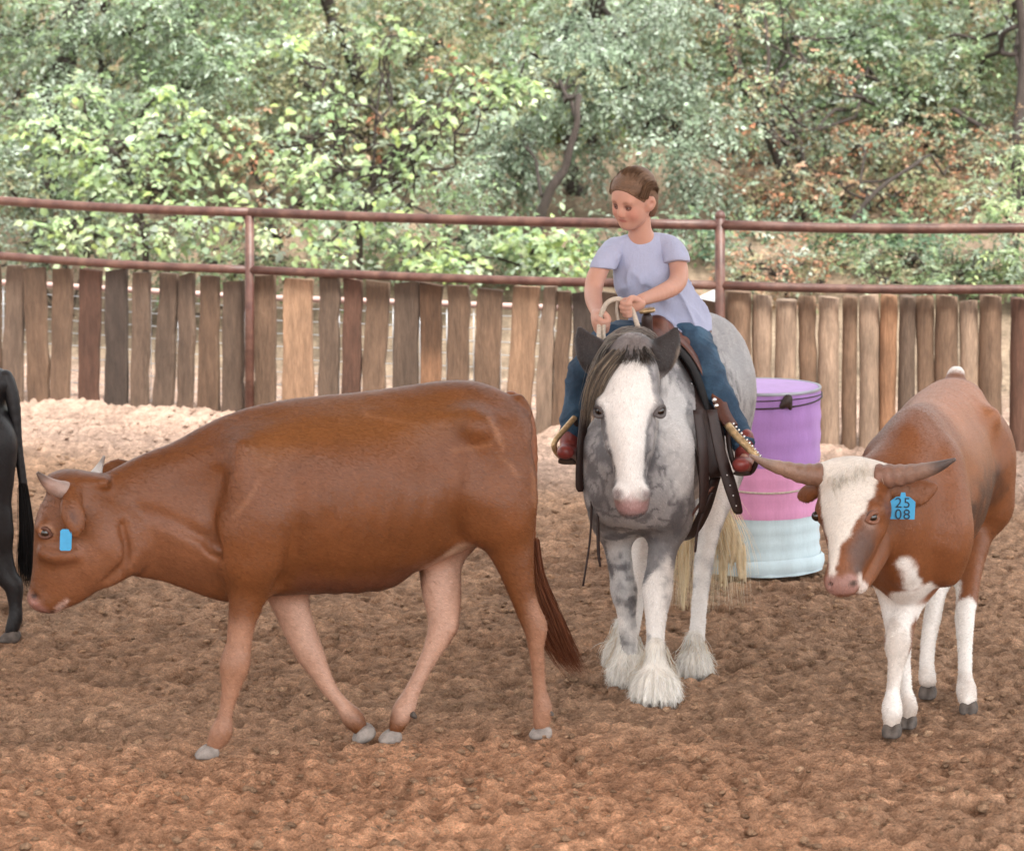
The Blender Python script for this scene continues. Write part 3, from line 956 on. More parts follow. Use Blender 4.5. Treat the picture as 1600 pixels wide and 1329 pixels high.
tree('thorn_tree', 'brownish sparse thicket tree with bare twigs and orange leaves on the right', 'tree', None, [(1265, 440, 25.6), (1310, 370, 25.7), (1370, 300, 25.8), (1440, 250, 26)], 0.028,
     [(1250, 270, 27.4, 90, 60, .4), (1350, 240, 27.3, 100, 60, .4), (1460, 270, 27.2, 100, 70, .4), (1200, 350, 27.2, 80, 50, .35), (1320, 340, 27.1, 90, 50, .35), (1430, 350, 27, 100, 50, .35), (1540, 260, 27.2, 80, 70, .3)],
     ['olive', 'dry', 'sage', 'dry', 'rust'], 0.045, per=300, seed=6)
tree('leaning_tree', 'small tree leaning left with a bare dark stem above the rail left of the rider', 'tree', None, [(828, 420, 25.2), (846, 330, 25.2), (882, 262, 25.2), (900, 200, 25.2), (906, 150, 25.3)], 0.045,
     [(830, 120, 26.2, 60, 40, .25), (900, 120, 26.2, 50, 40, .25), (820, 230, 26.5, 60, 40, .2)], ['sage', 'olive'], 0.045, per=420, seed=7)
tree('shrub', 'yellow green backlit shrub glowing behind the rider', 'shrub', None, [(905, 430, 29.5), (905, 330, 29.5)], 0.03,
     [(900, 250, 29.3, 60, 50, .3), (905, 320, 29.2, 60, 50, .3), (860, 210, 29.4, 60, 40, .3), (930, 370, 29, 60, 40, .3)], ['yel', 'lime'], 0.06, per=480, seed=8)
tree('shrub', 'rusty leaved bush with dying orange leaves in the left middle of the trees', 'shrub', None, [(440, 430, 27), (400, 320, 27)], 0.03,
     [(390, 230, 26.9, 60, 60, .3), (560, 200, 26.9, 60, 50, .3), (430, 390, 26.2, 60, 50, .3), (720, 110, 27.2, 60, 60, .3)], ['rust', 'dry', 'olive'], 0.055, per=200, seed=9)
tree('shrub', 'small dark green bush low above the logs at right', 'shrub', None, [(1350, 450, 25.5), (1350, 400, 25.5)], 0.03,
     [(1330, 410, 25.4, 60, 30, .25), (1420, 400, 25.4, 60, 35, .25), (1440, 430, 25.3, 50, 25, .2), (1290, 430, 25.3, 40, 20, .2)], ['dark', 'fresh'], 0.05, per=560, seed=10)
tree('shrub', 'pale yellow green ferny shrub at the right edge above the logs', 'shrub', None, [(1590, 470, 24.6), (1590, 380, 24.6)], 0.025,
     [(1570, 320, 24.6, 50, 50, .25), (1600, 250, 24.7, 40, 40, .2), (1570, 400, 24.5, 60, 40, .25), (1500, 430, 24.6, 60, 25, .2), (1610, 450, 24.5, 50, 50, .2)], ['lime', 'fresh', 'sage'], 0.06, per=420, asp=0.32, nl=11, seed=11)
tree('shrub', 'bluish green low bush behind the rails between the rider and the capped post', 'shrub', None, [(1060, 450, 25.6), (1060, 400, 25.6)], 0.03,
     [(1050, 400, 25.5, 60, 40, .25), (1110, 420, 25.6, 50, 40, .25), (940, 410, 25.4, 60, 40, .25), (1170, 400, 26.3, 60, 45, .3)], ['sage', 'fresh', 'dark'], 0.05, per=480, seed=12)
tree('shrub', 'grey green bush behind the rails in the middle left, spreading low', 'shrub', None, [(700, 440, 25.7), (700, 380, 25.7)], 0.03,
     [(620, 390, 25.6, 90, 50, .35), (730, 370, 25.5, 90, 60, .35), (830, 390, 25.5, 70, 45, .3), (560, 320, 26, 80, 50, .3), (700, 290, 26, 80, 60, .3)], ['sage', 'fresh'], 0.05, per=520, seed=13)
tree('shrub', 'dense shaded grey green bush along the fence at the far left', 'shrub', None, [(110, 430, 26), (100, 380, 26)], 0.03,
     [(40, 390, 25.7, 80, 50, .3), (130, 340, 25.9, 90, 60, .3), (20, 300, 26, 60, 60, .3), (250, 390, 25.8, 90, 40, .3), (-60, 350, 26, 60, 80, .4)], ['sage', 'olive'], 0.045, per=520, seed=14)
tree('shrub', 'brownish half-dry bush with bare twigs above the logs right of the capped post', 'shrub', None, [(1200, 450, 26.6), (1220, 380, 26.6)], 0.03,
     [(1190, 300, 26.7, 60, 50, .3), (1270, 330, 26.6, 70, 50, .3), (1200, 420, 26.4, 60, 30, .3), (1290, 390, 26.5, 70, 40, .3), (1150, 360, 26.8, 50, 50, .3)], ['dry', 'olive', 'rust', 'sage'], 0.048, per=330, seed=15)
tree('shrub', 'brown and green bush with orange leaves above the logs towards the right edge', 'shrub', None, [(1480, 450, 26.6), (1460, 380, 26.6)], 0.03,
     [(1400, 300, 26.9, 80, 60, .3), (1500, 320, 26.8, 80, 60, .3), (1440, 380, 26.4, 80, 40, .3), (1540, 390, 26.4, 70, 40, .3), (1360, 370, 26.7, 60, 40, .3)], ['dry', 'olive', 'olive', 'rust', 'fresh'], 0.048, per=330, seed=16)
tree('thorn_tree', 'tangled thin limbed small tree with sparse green leaves above the centre right', 'tree', None, [(1300, 440, 28.5), (1310, 300, 28.5), (1400, 200, 28.4), (1480, 120, 28.3)], 0.05,
     [(1220, 220, 28, 80, 60, .4), (1320, 190, 28, 90, 60, .4), (1420, 190, 28, 90, 60, .4), (1520, 210, 28, 80, 60, .4), (1130, 260, 27.4, 70, 60, .4), (1190, 130, 26.4, 60, 40, .3), (1290, 110, 26.4, 70, 50, .3), (1170, 200, 26.3, 50, 40, .3), (1270, 300, 26.8, 80, 50, .3), (1400, 330, 26.8, 90, 50, .3), (1540, 330, 26.8, 70, 50, .3), (1150, 40, 26.4, 50, 50, .3)], ['olive', 'sage', 'sage', 'fresh', 'dry', 'rust'], 0.045, per=420, seed=17)
tree('shrub', 'low brown and sage brush just above the logs beside the capped post', 'shrub', None, [(1230, 470, 24.8), (1230, 430, 24.8)], 0.025,
     [(1150, 435, 24.7, 50, 30, .25), (1220, 425, 24.7, 60, 34, .25), (1290, 440, 24.6, 50, 28, .25), (1250, 395, 25, 60, 30, .25), (1170, 385, 25.2, 50, 30, .25)], ['olive', 'dry', 'sage', 'rust'], 0.045, per=380, seed=18)
tree('shrub', 'low green brush just above the logs near the right edge', 'shrub', None, [(1480, 470, 24.8), (1480, 430, 24.8)], 0.025,
     [(1360, 440, 24.7, 50, 26, .25), (1430, 425, 24.8, 60, 30, .25), (1500, 405, 25, 60, 40, .25), (1390, 385, 25.2, 60, 34, .25), (1550, 440, 24.6, 50, 30, .25)], ['fresh', 'olive', 'sage', 'dry'], 0.045, per=380, seed=19)
tree('shrub', 'tan and green brush low behind the left rails beneath the lime shrubs', 'shrub', None, [(320, 450, 25.4), (320, 400, 25.4)], 0.025,
     [(330, 410, 25.4, 60, 30, .25), (400, 400, 25.3, 50, 34, .25), (260, 420, 25.4, 50, 24, .25), (500, 420, 25.2, 60, 24, .25), (380, 340, 25.8, 60, 50, .3)], ['sage', 'olive', 'fresh'], 0.045, per=380, seed=20)
# lime broad-leaved shrubs in front, with their large leaves one by one
def big_leaf(col, i):
    V = [(0, 0, 0), (.28, .30, .06), (.62, .25, .03), (1, 0, -.10), (.62, -.25, .03), (.28, -.30, .06), (.5, 0, 0)]
    F = [(0, 1, 6), (1, 2, 6), (2, 3, 6), (3, 4, 6), (4, 5, 6), (5, 0, 6)]
    me = bpy.data.meshes.new('leaf')
    me.from_pydata(V, [], F)
    at = me.color_attributes.new('Col', 'FLOAT_COLOR', 'POINT')
    at.data.foreach_set('color', np.tile([*col, 1], len(V)).astype(np.float32))
    me.materials.append(M['leaf'])
    return me
from mathutils import Matrix
def lime_shrub(label, trunk, blobs, seed, pal=('lime', 'lime', 'fresh', 'sage')):
    root, path, g = tree('broadleaf_shrub', label, 'shrub', None, trunk, 0.03, blobs, pal, 0.070, per=150, L=0.25, nl=6, droop=0.4, asp=0.62, seed=seed, sub=6, subr=0.38)
    L = root_loc(root)
    meshes = [big_leaf(c, i) for i, c in enumerate(PAL['lime'][:4] + PAL['yel'][2:])]
    n = 0
    for b in range(290):
        px, py, Y, rx, rz, ry = blobs[g.integers(0, len(blobs))]
        c = W(px, py, Y); s = zcam(Y, c[2]) / FPX
        d = g.normal(size=3); d /= np.linalg.norm(d); d[1] = -abs(d[1]); 
        p = c + d * np.array([rx * s, ry, rz * s]) * (0.75 + 0.45 * g.random())
        o = bpy.data.objects.new('leaf', meshes[g.integers(0, len(meshes))])
        COL.objects.link(o); o.parent = root
        f = unit(np.array([d[0] * 0.9, -0.45, -0.35]) + g.normal(size=3) * 0.35)
        nn = unit(np.array([0, -0.6, 1]) + g.normal(size=3) * 0.35)
        sd = unit(np.cross(nn, f)); nn = np.cross(f, sd)
        sc = 0.060 + 0.045 * g.random()
        R = Matrix(((f[0], sd[0], nn[0]), (f[1], sd[1], nn[1]), (f[2], sd[2], nn[2])))
        o.matrix_local = Matrix.Translation((p - L).tolist()) @ (R * sc).to_4x4()
lime_shrub('lime green broad-leaved shrub at far left rising above the rails', [(230, 440, 25.2), (220, 330, 25.2), (160, 220, 25.2)],
           [(70, 205, 25.1, 45, 25, .2), (120, 225, 25, 40, 30, .2), (190, 250, 24.9, 60, 35, .25), (270, 220, 25, 60, 35, .25), (155, 275, 24.9, 30, 30, .2), (260, 290, 24.8, 90, 40, .3), (120, 145, 25.2, 28, 14, .15), (250, 148, 25.2, 20, 12, .15), (110, 360, 24.7, 70, 28, .25), (220, 370, 24.6, 80, 30, .25), (300, 350, 24.7, 50, 40, .25), (330, 200, 25, 40, 30, .2)], 21)
lime_shrub('lime green broad-leaved shrub spreading from the left fence post to the centre', [(560, 440, 25), (570, 320, 25), (650, 200, 25)],
           [(440, 230, 25, 50, 45, .25), (500, 160, 25.2, 60, 35, .2), (520, 270, 24.8, 80, 45, .3), (620, 250, 24.9, 60, 45, .3), (660, 190, 24.9, 50, 50, .25), (740, 130, 25.1, 60, 30, .2), (800, 135, 25.2, 40, 18, .15), (440, 330, 24.6, 80, 45, .3), (560, 330, 24.7, 60, 35, .25), (490, 390, 24.5, 60, 28, .2), (640, 350, 25, 70, 35, .25), (450, 70, 25.4, 24, 16, .15), (600, 60, 25.4, 40, 25, .2)], 22)
lime_shrub('light green shrub low behind the rails just left of the rider', [(880, 450, 25.1), (870, 400, 25.1)],
           [(870, 415, 25, 50, 22, .2), (820, 380, 25.1, 40, 25, .2), (900, 380, 25.2, 30, 22, .2), (700, 410, 24.9, 60, 20, .2)], 23, ('fresh', 'lime', 'sage'))
# far wood on the bank: one mass
g = np.random.default_rng(55)
cl = []
for i in range(560):
    px = g.uniform(-150, 1750); Y = g.uniform(28.5, 35); py = g.uniform(-160, 430)
    c = W(px, py, Y)
    c[2] = max(c[2], bank(np.array([c[0]]), np.array([Y]))[0] + 0.2)
    cl.append((c, np.array([.55, .5, .42]) * (0.6 + 0.7 * g.random())))
A, tw = make_sprays(g, cl, 170, 0.3, 7, 0.080, 0.4, PAL['olive'] + PAL['sage'] + PAL['fresh'] + PAL['dry'], 0.55)
far = leaf_mesh('far_wood', *A, M['leaf'], None)
tag(far, 'mass of undergrowth and small trees covering the bank far behind the fence', 'wood', kind='stuff')
lb = MB()
for i in range(26):
    px = g.uniform(-100, 1700); Y = g.uniform(29, 34)
    a = W(px, 420, Y); a[2] = bank(np.array([a[0]]), np.array([Y]))[0] - 0.05
    b = a + np.array([g.normal() * 0.9, g.normal() * 0.3, 4.2])
    limb(lb, a, b, 0.03 + 0.05 * g.random(), 0.02, g, 8, 0.035)
o = lb.build('background_stems', M['bark'], None)
tag(o, 'thin dark tree stems standing in the wood on the far bank', 'stems', kind='stuff')

# ================================================================== ANIMALS
def hoof(parent, P, fwd, wid, length, h=0.045, cloven=True, res=0.006, tilt=0.0, name='hoof', m=None):
    f = unit((fwd[0], fwd[1], 0)); s = np.array([-f[1], f[0], 0]); P = np.array(P, float) - np.array([0, 0, .008]); wid, length, h = wid * .86, length * .84, h * .92
    B = Body(res)
    up = np.array([0, 0, 1.0])
    f2 = unit(f - up * tilt)
    for sd in ((-1, 1) if cloven else (0,)):
        w = wid * (0.26 if cloven else 0.5)
        c = P + s * sd * wid * 0.25
        a = c - f2 * length * 0.22 + up * h * 0.6
        b = c + f2 * length * 0.36 + s * (-sd) * 0.004 + up * h * 0.16
        B.chain([(*a, h * 0.75, w * 1.05), (*((a + b) / 2), h * 0.62, w * 1.05), (*b, h * 0.30, w * 0.72)], side=s, k=0.002)
    B.plane(P + np.array([0, 0, 0.002]) - up * tilt * 0.2, (0, 0, -1))
    V, F = B.mesh()
    return mesh_np(name, V, F, m or M['hoof'], parent)
def leg(B, st, Y0, Y1, side, k=0.03, thin=1.0):
    """st: (px,py,a,b) top to bottom; distance runs from Y0 to Y1 with height"""
    y0, y1 = st[0][1], st[-1][1]
    pts = []
    for q in st:
        px, py, a = q[:3]
        b = q[3] if len(q) > 3 else a * 0.85
        t = (py - y0) / (y1 - y0)
        sc_ = (1 - .15 * min(1, t * 2.5)) * thin
        a, b = a * sc_, b * sc_
        Y = (Y0 + (Y1 - Y0) * t) if len(q) < 5 else q[4]
        pts.append(pp(px, py, Y, a, b))
    return B.chain(pts, side=side, k=k)
def eye(parent, c, r, name='eye', m=None):
    u, v = np.meshgrid(np.linspace(0, math.pi, 9), np.arange(12) / 12 * 2 * math.pi, indexing='ij')
    V = np.stack([np.sin(u) * np.cos(v), np.sin(u) * np.sin(v), np.cos(u)], -1).reshape(-1, 3) * r + c
    F = []
    for i in range(8):
        for j in range(12):
            F.append((i * 12 + j, i * 12 + (j + 1) % 12, (i + 1) * 12 + (j + 1) % 12, (i + 1) * 12 + j))
    return mesh_np(name, V, F, m or M['eye'], parent)
def horn_mesh(parent, pts, col0, col1, col2=None, rings=0.03):
    P = spline(pts, 8)
    n = len(P); t = np.linspace(0, 1, n)
    r = P[:, 3] * (1 + rings * np.sin(t * 45) * (t < 0.6))
    V, F = tube_geo(P[:, :3], np.maximum(r, 0.001), 14)
    t = np.repeat(t, 14)[:, None]
    c = np.array(col0) * (1 - t) + np.array(col1) * t
    if col2 is not None:
        w = sstep(0.6, 0.85, t)
        c = c * (1 - w) + np.array(col2) * w
    return mesh_np('horn', V, F, M['horn'], parent, color=c)

# ---- big brown cow walking to the left -------------------------------------
def Yc(px): return 12.02 + (px - 380) / 465 * 0.26
HD = unit((1.14, 0.26, 0)); SD = np.array([-HD[1], HD[0], 0.0])
cow = empty('cow', (XW(560, 12.15, 0), 12.12, 0), 'large plain brown cow with short horns walking left with its head lowered, in the front', 'cow')
B = Body(0.0095)
def tp(px, cy, a, b, dy=0.0): return pp(px, cy, Yc(px) + dy, a, b)
B.chain([tp(722, 716, 108, 78), (tp(690, 733, 128, 94)), tp(640, 748, 137, 104), tp(560, 766, 146, 116), tp(470, 772, 143, 112), tp(405, 782, 133, 90), tp(352, 800, 122, 74)], side=SD, k=0.05)
B.chain([tp(375, 783, 122, 68), tp(320, 793, 107, 58), tp(265, 797, 97, 48), tp(212, 808, 85, 42), tp(172, 822, 76, 38, -0.02)], side=SD, k=0.06)
# spine ridge, hips, tail head, shoulder
B.chain([tp(800, 650, 26, 30), tp(760, 635, 30, 40), tp(712, 627, 30, 40), tp(640, 633, 26, 30), tp(520, 650, 26, 24), tp(410, 662, 26, 20), tp(352, 681, 24, 16), tp(290, 712, 20, 12), tp(230, 742, 18, 10)], side=SD, k=0.06)
for dy in (-0.17, 0.17):
    B.chain([tp(735, 655, 10, 10, dy * 1.1), tp(752, 690, 16, 12, dy * 1.15), tp(748, 760, 20, 12, dy * 1.25)], side=SD, k=0.09)
    B.ball(tp(800, 668, 1, 1, dy * 0.6)[:3], 0.045, k=0.09)
    B.chain([tp(745, 730, 84, 36, dy * 0.85), tp(772, 790, 62, 34, dy * 0.95)], side=SD, k=0.09)
    B.chain([tp(388, 715, 30, 16, dy * 0.75), tp(398, 800, 56, 30, dy), tp(402, 868, 50, 32, dy)], side=SD, k=0.11)
# brisket and dewlap
B.chain([tp(372, 892, 52, 44), tp(330, 890, 42, 24), tp(285, 880, 34, 14), tp(230, 870, 30, 10)], side=SD, k=0.06)
B.chain([tp(400, 880, 48, 60), tp(455, 890, 36, 60), tp(540, 890, 34, 56), tp(600, 893, 26, 40)], side=SD, k=0.06)
B.chain([tp(600, 878, 20, 40), tp(650, 862, 18, 30), tp(700, 838, 12, 26)], side=SD, k=0.06)
# head
hy = Yc(95) - 0.02
def hp(px, py, a, b, dy=0.0): return pp(px, py, hy + dy, a, b)
B.chain([hp(128, 792, 50, 44), hp(106, 812, 48, 43), hp(97, 845, 43, 38), hp(84, 885, 33, 28), hp(73, 915, 25, 23), hp(65, 935, 20, 24)], side=SD, k=0.03)
B.chain([hp(165, 850, 66, 36), hp(135, 880, 46, 32), hp(108, 915, 30, 24), hp(84, 940, 16, 18)], side=SD, k=0.04)
B.ball(hp(105, 762, 1, 1)[:3], 0.062, 0.10, side=SD, k=0.05)
B.chain([hp(84, 750, 12, 30), hp(120, 750, 14, 34), hp(160, 752, 12, 26)], side=SD, k=0.03)
B.ball(hp(70, 826, 1, 1, -0.075)[:3], 0.034, k=0.03)          # brow
B.ball(hp(55, 935, 1, 1, -0.02)[:3], 0.026, 0.045, side=SD, k=0.02)

B.chain([hp(50, 926, 5, 7, -0.052), hp(56, 935, 6, 7, -0.060)], side=SD, k=0.006, cut=True)   # nostril
B.chain([hp(52, 950, 3, 3, -0.06), hp(75, 950, 3, 3, -0.068), hp(96, 935, 3, 3, -0.075)], side=SD, k=0.006, cut=True)
# near ear, hanging, and far ear
B.chain([hp(112, 768, 12, 9, -0.10), hp(112, 795, 19, 8, -0.135), hp(116, 815, 17, 7, -0.15), hp(118, 836, 6, 5, -0.155)], side=SD, k=0.015)
B.chain([hp(118, 790, 5, 6, -0.165), hp(119, 815, 6, 6, -0.176)], side=SD, k=0.008, cut=True)
B.chain([hp(150, 760, 12, 9, 0.10), hp(180, 735, 18, 8, 0.15), hp(205, 730, 8, 5, 0.18)], side=SD, k=0.02)
# legs
gyf = GY(1181)
leg(B, [(400, 850, 55, 34), (390, 915, 35, 26), (379, 965, 25, 21), (372, 1008, 22, 20), (367, 1036, 27, 24), (363, 1062, 20, 18), (357, 1092, 14, 13), (351, 1120, 14, 13), (345, 1144, 21, 18), (333, 1164, 13, 13)], Yc(400) - 0.13, gyf, SD, 0.05)
ffy = GY(1153)
leg(B, [(440, 870, 50, 32), (452, 935, 34, 26), (468, 985, 28, 22), (482, 1018, 26, 22), (497, 1046, 19, 17), (516, 1078, 14, 13), (536, 1102, 14, 13), (552, 1122, 20, 18), (564, 1140, 13, 13)], Yc(440) + 0.13, ffy, SD, 0.05)
hny = GY(1150)
leg(B, [(776, 760, 66, 34), (790, 820, 50, 32), (804, 880, 33, 24), (820, 940, 24, 18), (836, 978, 23, 17), (837, 1003, 16, 14), (839, 1035, 12, 11), (843, 1075, 12, 11), (847, 1106, 18, 16), (845, 1132, 14, 14)], Yc(776) - 0.13, hny, SD, 0.05)
hfy = GY(1157)
leg(B, [(720, 800, 50, 32), (690, 870, 37, 28), (686, 920, 32, 22), (690, 960, 25, 18), (689, 986, 24, 18), (674, 1018, 17, 15), (656, 1055, 14, 13), (641, 1085, 14, 13), (630, 1110, 19, 17), (618, 1136, 13, 13)], Yc(720) + 0.13, hfy, SD, 0.05)
B.chain([pp(704, 880, Yc(700) + .11, 14, 12), pp(710, 940, Yc(700) + .05, 9, 10), pp(704, 980, Yc(700), 10, 12)], side=SD, k=0.02)
# muscle creases
def crease(st_, k=.07): B.chain(st_, side=SD, k=k, cut=True)
for q_, r_ in ((tp(698, 700, 1, 1, -.412), .175), (tp(458, 735, 1, 1, -.455), .18), (tp(300, 770, 1, 1, -.30), .17), (tp(795, 735, 1, 1, -.40), .13)):
    B.ball(q_[:3], r_, k=.10, cut=True)
B.ball(tp(745, 664, 1, 1, -.215)[:3], .034, k=.06)
B.ball(tp(814, 668, 1, 1, -.085)[:3], .026, k=.05)
B.chain([tp(795, 640, 6, 6, -.02), tp(811, 622, 7, 7, -.02), tp(823, 642, 7, 7, -.02)], side=SD, k=.03)
crease([tp(222, 800, 2, 3, -0.125), tp(262, 812, 3, 4, -0.14), tp(310, 836, 3, 4, -0.155), tp(345, 862, 2, 4, -.155)], .05)
crease([tp(338, 742, 2, 4, -.17), tp(326, 790, 3, 4, -.165), tp(338, 850, 3, 4, -.16)], .06)
crease([tp(452, 740, 2, 4, -.305), tp(462, 810, 3, 5, -.29), tp(452, 880, 3, 5, -.225), tp(436, 912, 3, 5, -.17)], .07)
crease([tp(716, 720, 2, 4, -.275), tp(706, 790, 3, 5, -.265), tp(716, 840, 3, 5, -.20)], .06)
crease([tp(168, 905, 3, 4, -.105), tp(196, 872, 3, 4, -.115), tp(190, 820, 2, 4, -.12)], .04)
B.chain([hp(66, 862, 5, 5, -.088), hp(84, 868, 6, 6, -.095), hp(112, 866, 5, 5, -.10)], side=SD, k=.05)
B.chain([tp(380, 700, 8, 6, -.185), tp(372, 760, 8, 6, -.205), tp(360, 820, 8, 6, -.19)], side=SD, k=.06)
def disp_c(P): return 0.0035 * fbm(P, 7, 2, 3) + 0.0012 * fbm(P, 26, 2, 5)
def disp_cow(P):
    s = P[:, 0] * HD[0] + P[:, 1] * HD[1]
    s0 = tp(560, 760, 1, 1); s0 = s0[0] * HD[0] + s0[1] * HD[1]
    rib = np.sin((s - s0 - (P[:, 2] - .9) * .25) * 2 * math.pi / .085) * sstep(.30, .15, np.abs(s - s0)) * sstep(.45, .6, P[:, 2]) * sstep(1.12, .95, P[:, 2])
    return disp_c(P) * 1.3 + .0022 * rib
V, F = B.mesh(disp_cow)
C = np.tile(np.array([0.158, 0.056, 0.019]), (len(V), 1))
C *= (1 + 0.13 * fbm(V, 2.5, 3, 2) + .12 * fbm(V, 9, 3, 12))[:, None]
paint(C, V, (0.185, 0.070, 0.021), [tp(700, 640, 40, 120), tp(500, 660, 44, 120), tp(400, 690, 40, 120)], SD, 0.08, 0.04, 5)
paint(C, V, (0.105, 0.038, 0.022), [tp(470, 905, 22, 130), tp(560, 908, 26, 130), tp(630, 895, 20, 130)], SD, 0.05, 0.04, 9, alpha=.75)  # shade under the belly painted into the coat
paint(C, V, (0.10, 0.036, 0.02), [tp(225, 800, 7, 60), tp(270, 812, 8, 60), tp(330, 826, 8, 80)], SD, .03, .02, 9, alpha=.5)  # neck groove darkened, its shade painted into the coat
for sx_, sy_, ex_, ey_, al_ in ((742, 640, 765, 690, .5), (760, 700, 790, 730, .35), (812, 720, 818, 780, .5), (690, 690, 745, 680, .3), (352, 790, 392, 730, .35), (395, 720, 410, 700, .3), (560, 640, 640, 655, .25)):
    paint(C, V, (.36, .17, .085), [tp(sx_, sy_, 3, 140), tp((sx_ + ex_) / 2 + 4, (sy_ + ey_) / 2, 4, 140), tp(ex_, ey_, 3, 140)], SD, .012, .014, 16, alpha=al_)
paint(C, V, (0.215, 0.088, 0.042), [tp(300, 850, 60, 90), tp(200, 850, 60, 90), hp(130, 880, 60, 80)], SD, 0.08, 0.04, 6, alpha=.8)
pale = (0.46, 0.27, 0.19)
for pts, ys in (([(374, 1010, 40), (350, 1110, 34), (330, 1166, 34)], (gyf, gyf)), ([(848, 960, 26), (838, 1040, 30), (845, 1132, 34)], (hny, hny))):
    paint(C, V, (0.38, 0.20, 0.125), [pp(a, b, ys[0], r, r) for a, b, r in pts], SD, 0.05, 0.05, 9, alpha=.85)
paint(C, V, pale, [pp(442, 945, ffy + .03, 40, 50), pp(470, 990, ffy, 38, 50), pp(530, 1095, ffy, 30, 50)], SD, 0.06, 0.03, 8)
paint(C, V, pale, [pp(722, 850, hfy + .12, 42, 34), pp(690, 930, hfy + .05, 50, 50), pp(665, 1040, hfy, 40, 50), pp(640, 1100, hfy, 30, 50)], SD, 0.03, 0.02, 8)
paint(C, V, (0.68, 0.56, 0.48), [tp(448, 922, 10, 12, -.02), tp(462, 918, 8, 12, 0)], SD, 0.008, 0.006, 20)
paint(C, V, (0.60, 0.42, 0.30), [tp(722, 852, 14, 34, -.1), tp(700, 862, 8, 30, -.1)], SD, 0.02, 0.01, 20, alpha=.7)
paint(C, V, (0.30, 0.15, 0.12), [hp(50, 940, 15, 40), hp(66, 955, 10, 40)], SD, 0.015, 0.01, 20)
paint(C, V, (0.50, 0.34, 0.28), [hp(88, 950, 6, 50), hp(102, 934, 4, 50)], SD, 0.010, 0.006, 20)
paint(C, V, (.03, .015, .012), [hp(53, 931, 6, 8, -.055)], SD, .005, .002, 30, alpha=.9)
paint(C, V, (.05, .022, .016), [hp(56, 950, 2, 40), hp(76, 954, 2, 40), hp(95, 943, 2, 40)], SD, .004, .002, 30, alpha=.8)
paint(C, V, (0.33, 0.17, 0.10), [hp(72, 834, 15, 10, -.11)], SD, 0.008, 0.006, 30, alpha=.8)
paint(C, V, (0.09, 0.035, 0.02), [hp(104, 785, 8, 8, -.12), hp(116, 812, 5, 6, -.168)], SD, 0.010, 0.006, 30, alpha=.8)
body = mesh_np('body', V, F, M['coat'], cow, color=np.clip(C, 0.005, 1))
eye(cow, hp(72, 832, 1, 1, -0.094)[:3], 0.021)
lids(cow, hp(72, 832, 1, 1, -0.092)[:3], (-.35, -1, .1), (1, 0, -.25), .0195, (.10, .04, .025), M['coat'])
for pts_ in ([(352, 1150, gyf + .01), (360, 1155, gyf + .02)], [(858, 1112, hny), (866, 1118, hny)], [(645, 1116, hfy), (652, 1122, hfy)], [(545, 1133, ffy + .03), (549, 1140, ffy + .03)]):
    B2 = Body(.004); B2.chain([(*W(*pts_[0]), .013, .026), (*(W(*pts_[0]) * .55 + W(*pts_[1]) * .45), .009, .022)], side=SD, k=.002); V2, F2 = B2.mesh(); mesh_np('dewclaw', V2, F2, M['hoof'], cow)
_nf = F[(chain_dist(V, [hp(72, 832, 12, 14, -.10)], SD) > .006)[F[:, 0]]]
fur(cow, V, _nf, C, lambda q: np.array([1.0, .15, -.55]), 170000, .013, M['fur'], seed=2)
horn_mesh(cow, [hp(103, 766, 15, 15, -.085), hp(88, 762, 13, 13, -.115), hp(72, 752, 9, 9, -.14), hp(58, 738, 2.5, 2, -.15)], (.36, .28, .25), (.24, .13, .09), (.10, .06, .045), 0)
horn_mesh(cow, [hp(146, 750, 13, 10, .08), hp(152, 738, 9, 9, .11), hp(157, 726, 5, 9, .13), hp(163, 712, 2, 2, .13)], (.50, .48, .46), (.42, .40, .38), (.25, .22, .2), 0)
fw = -HD
hoof(cow, (XW(322, gyf, 0), gyf, 0), fw, 0.085, 0.105, m=M['pale_hoof'])
hoof(cow, (XW(567, ffy, 0), ffy, 0.004), fw, 0.095, 0.10, tilt=0.35, m=M['pale_hoof'])
hoof(cow, (XW(843, hny, 0), hny, 0), fw, 0.08, 0.095, m=M['pale_hoof'])
hoof(cow, (XW(608, hfy, 0), hfy, 0), fw, 0.082, 0.10, m=M['pale_hoof'])
def tag_mesh(parent, c, u, v, wu, hv, n, house=True, thick=0.004):
    """flat plastic ear tag: c centre, u right, v up"""
    u, v, n = unit(u), unit(v), unit(n)
    if house:
        out = [(-1, -1), (1, -1), (1, .55), (.55, .95), (.22, 1.0), (.16, 1.35), (-.16, 1.35), (-.22, 1.0), (-.55, .95), (-1, .55)]
    else:
        out = [(-.8, -1), (.8, -1), (1, -.85), (1, .85), (.7, 1), (-.7, 1), (-1, .85), (-1, -.85)]
    P = [c + u * a * wu + v * b * hv + n * thick for a, b in out] + [c + u * a * wu + v * b * hv - n * thick for a, b in out]
    m = len(out)
    F = [tuple(range(m)), tuple(range(2 * m - 1, m - 1, -1))] + [(i, i + m, (i + 1) % m + m, (i + 1) % m) for i in range(m)]
    return mesh_np('ear_tag', np.array(P), F, M['tag'], parent, smooth=False)
tc_ = np.array(hp(103, 843, 1, 1, -0.165)[:3])
tag_mesh(cow, tc_, (1, 0, 0), (0.05, 0, 1), 0.0215, 0.040, (0.0, -1, -.05), house=False)
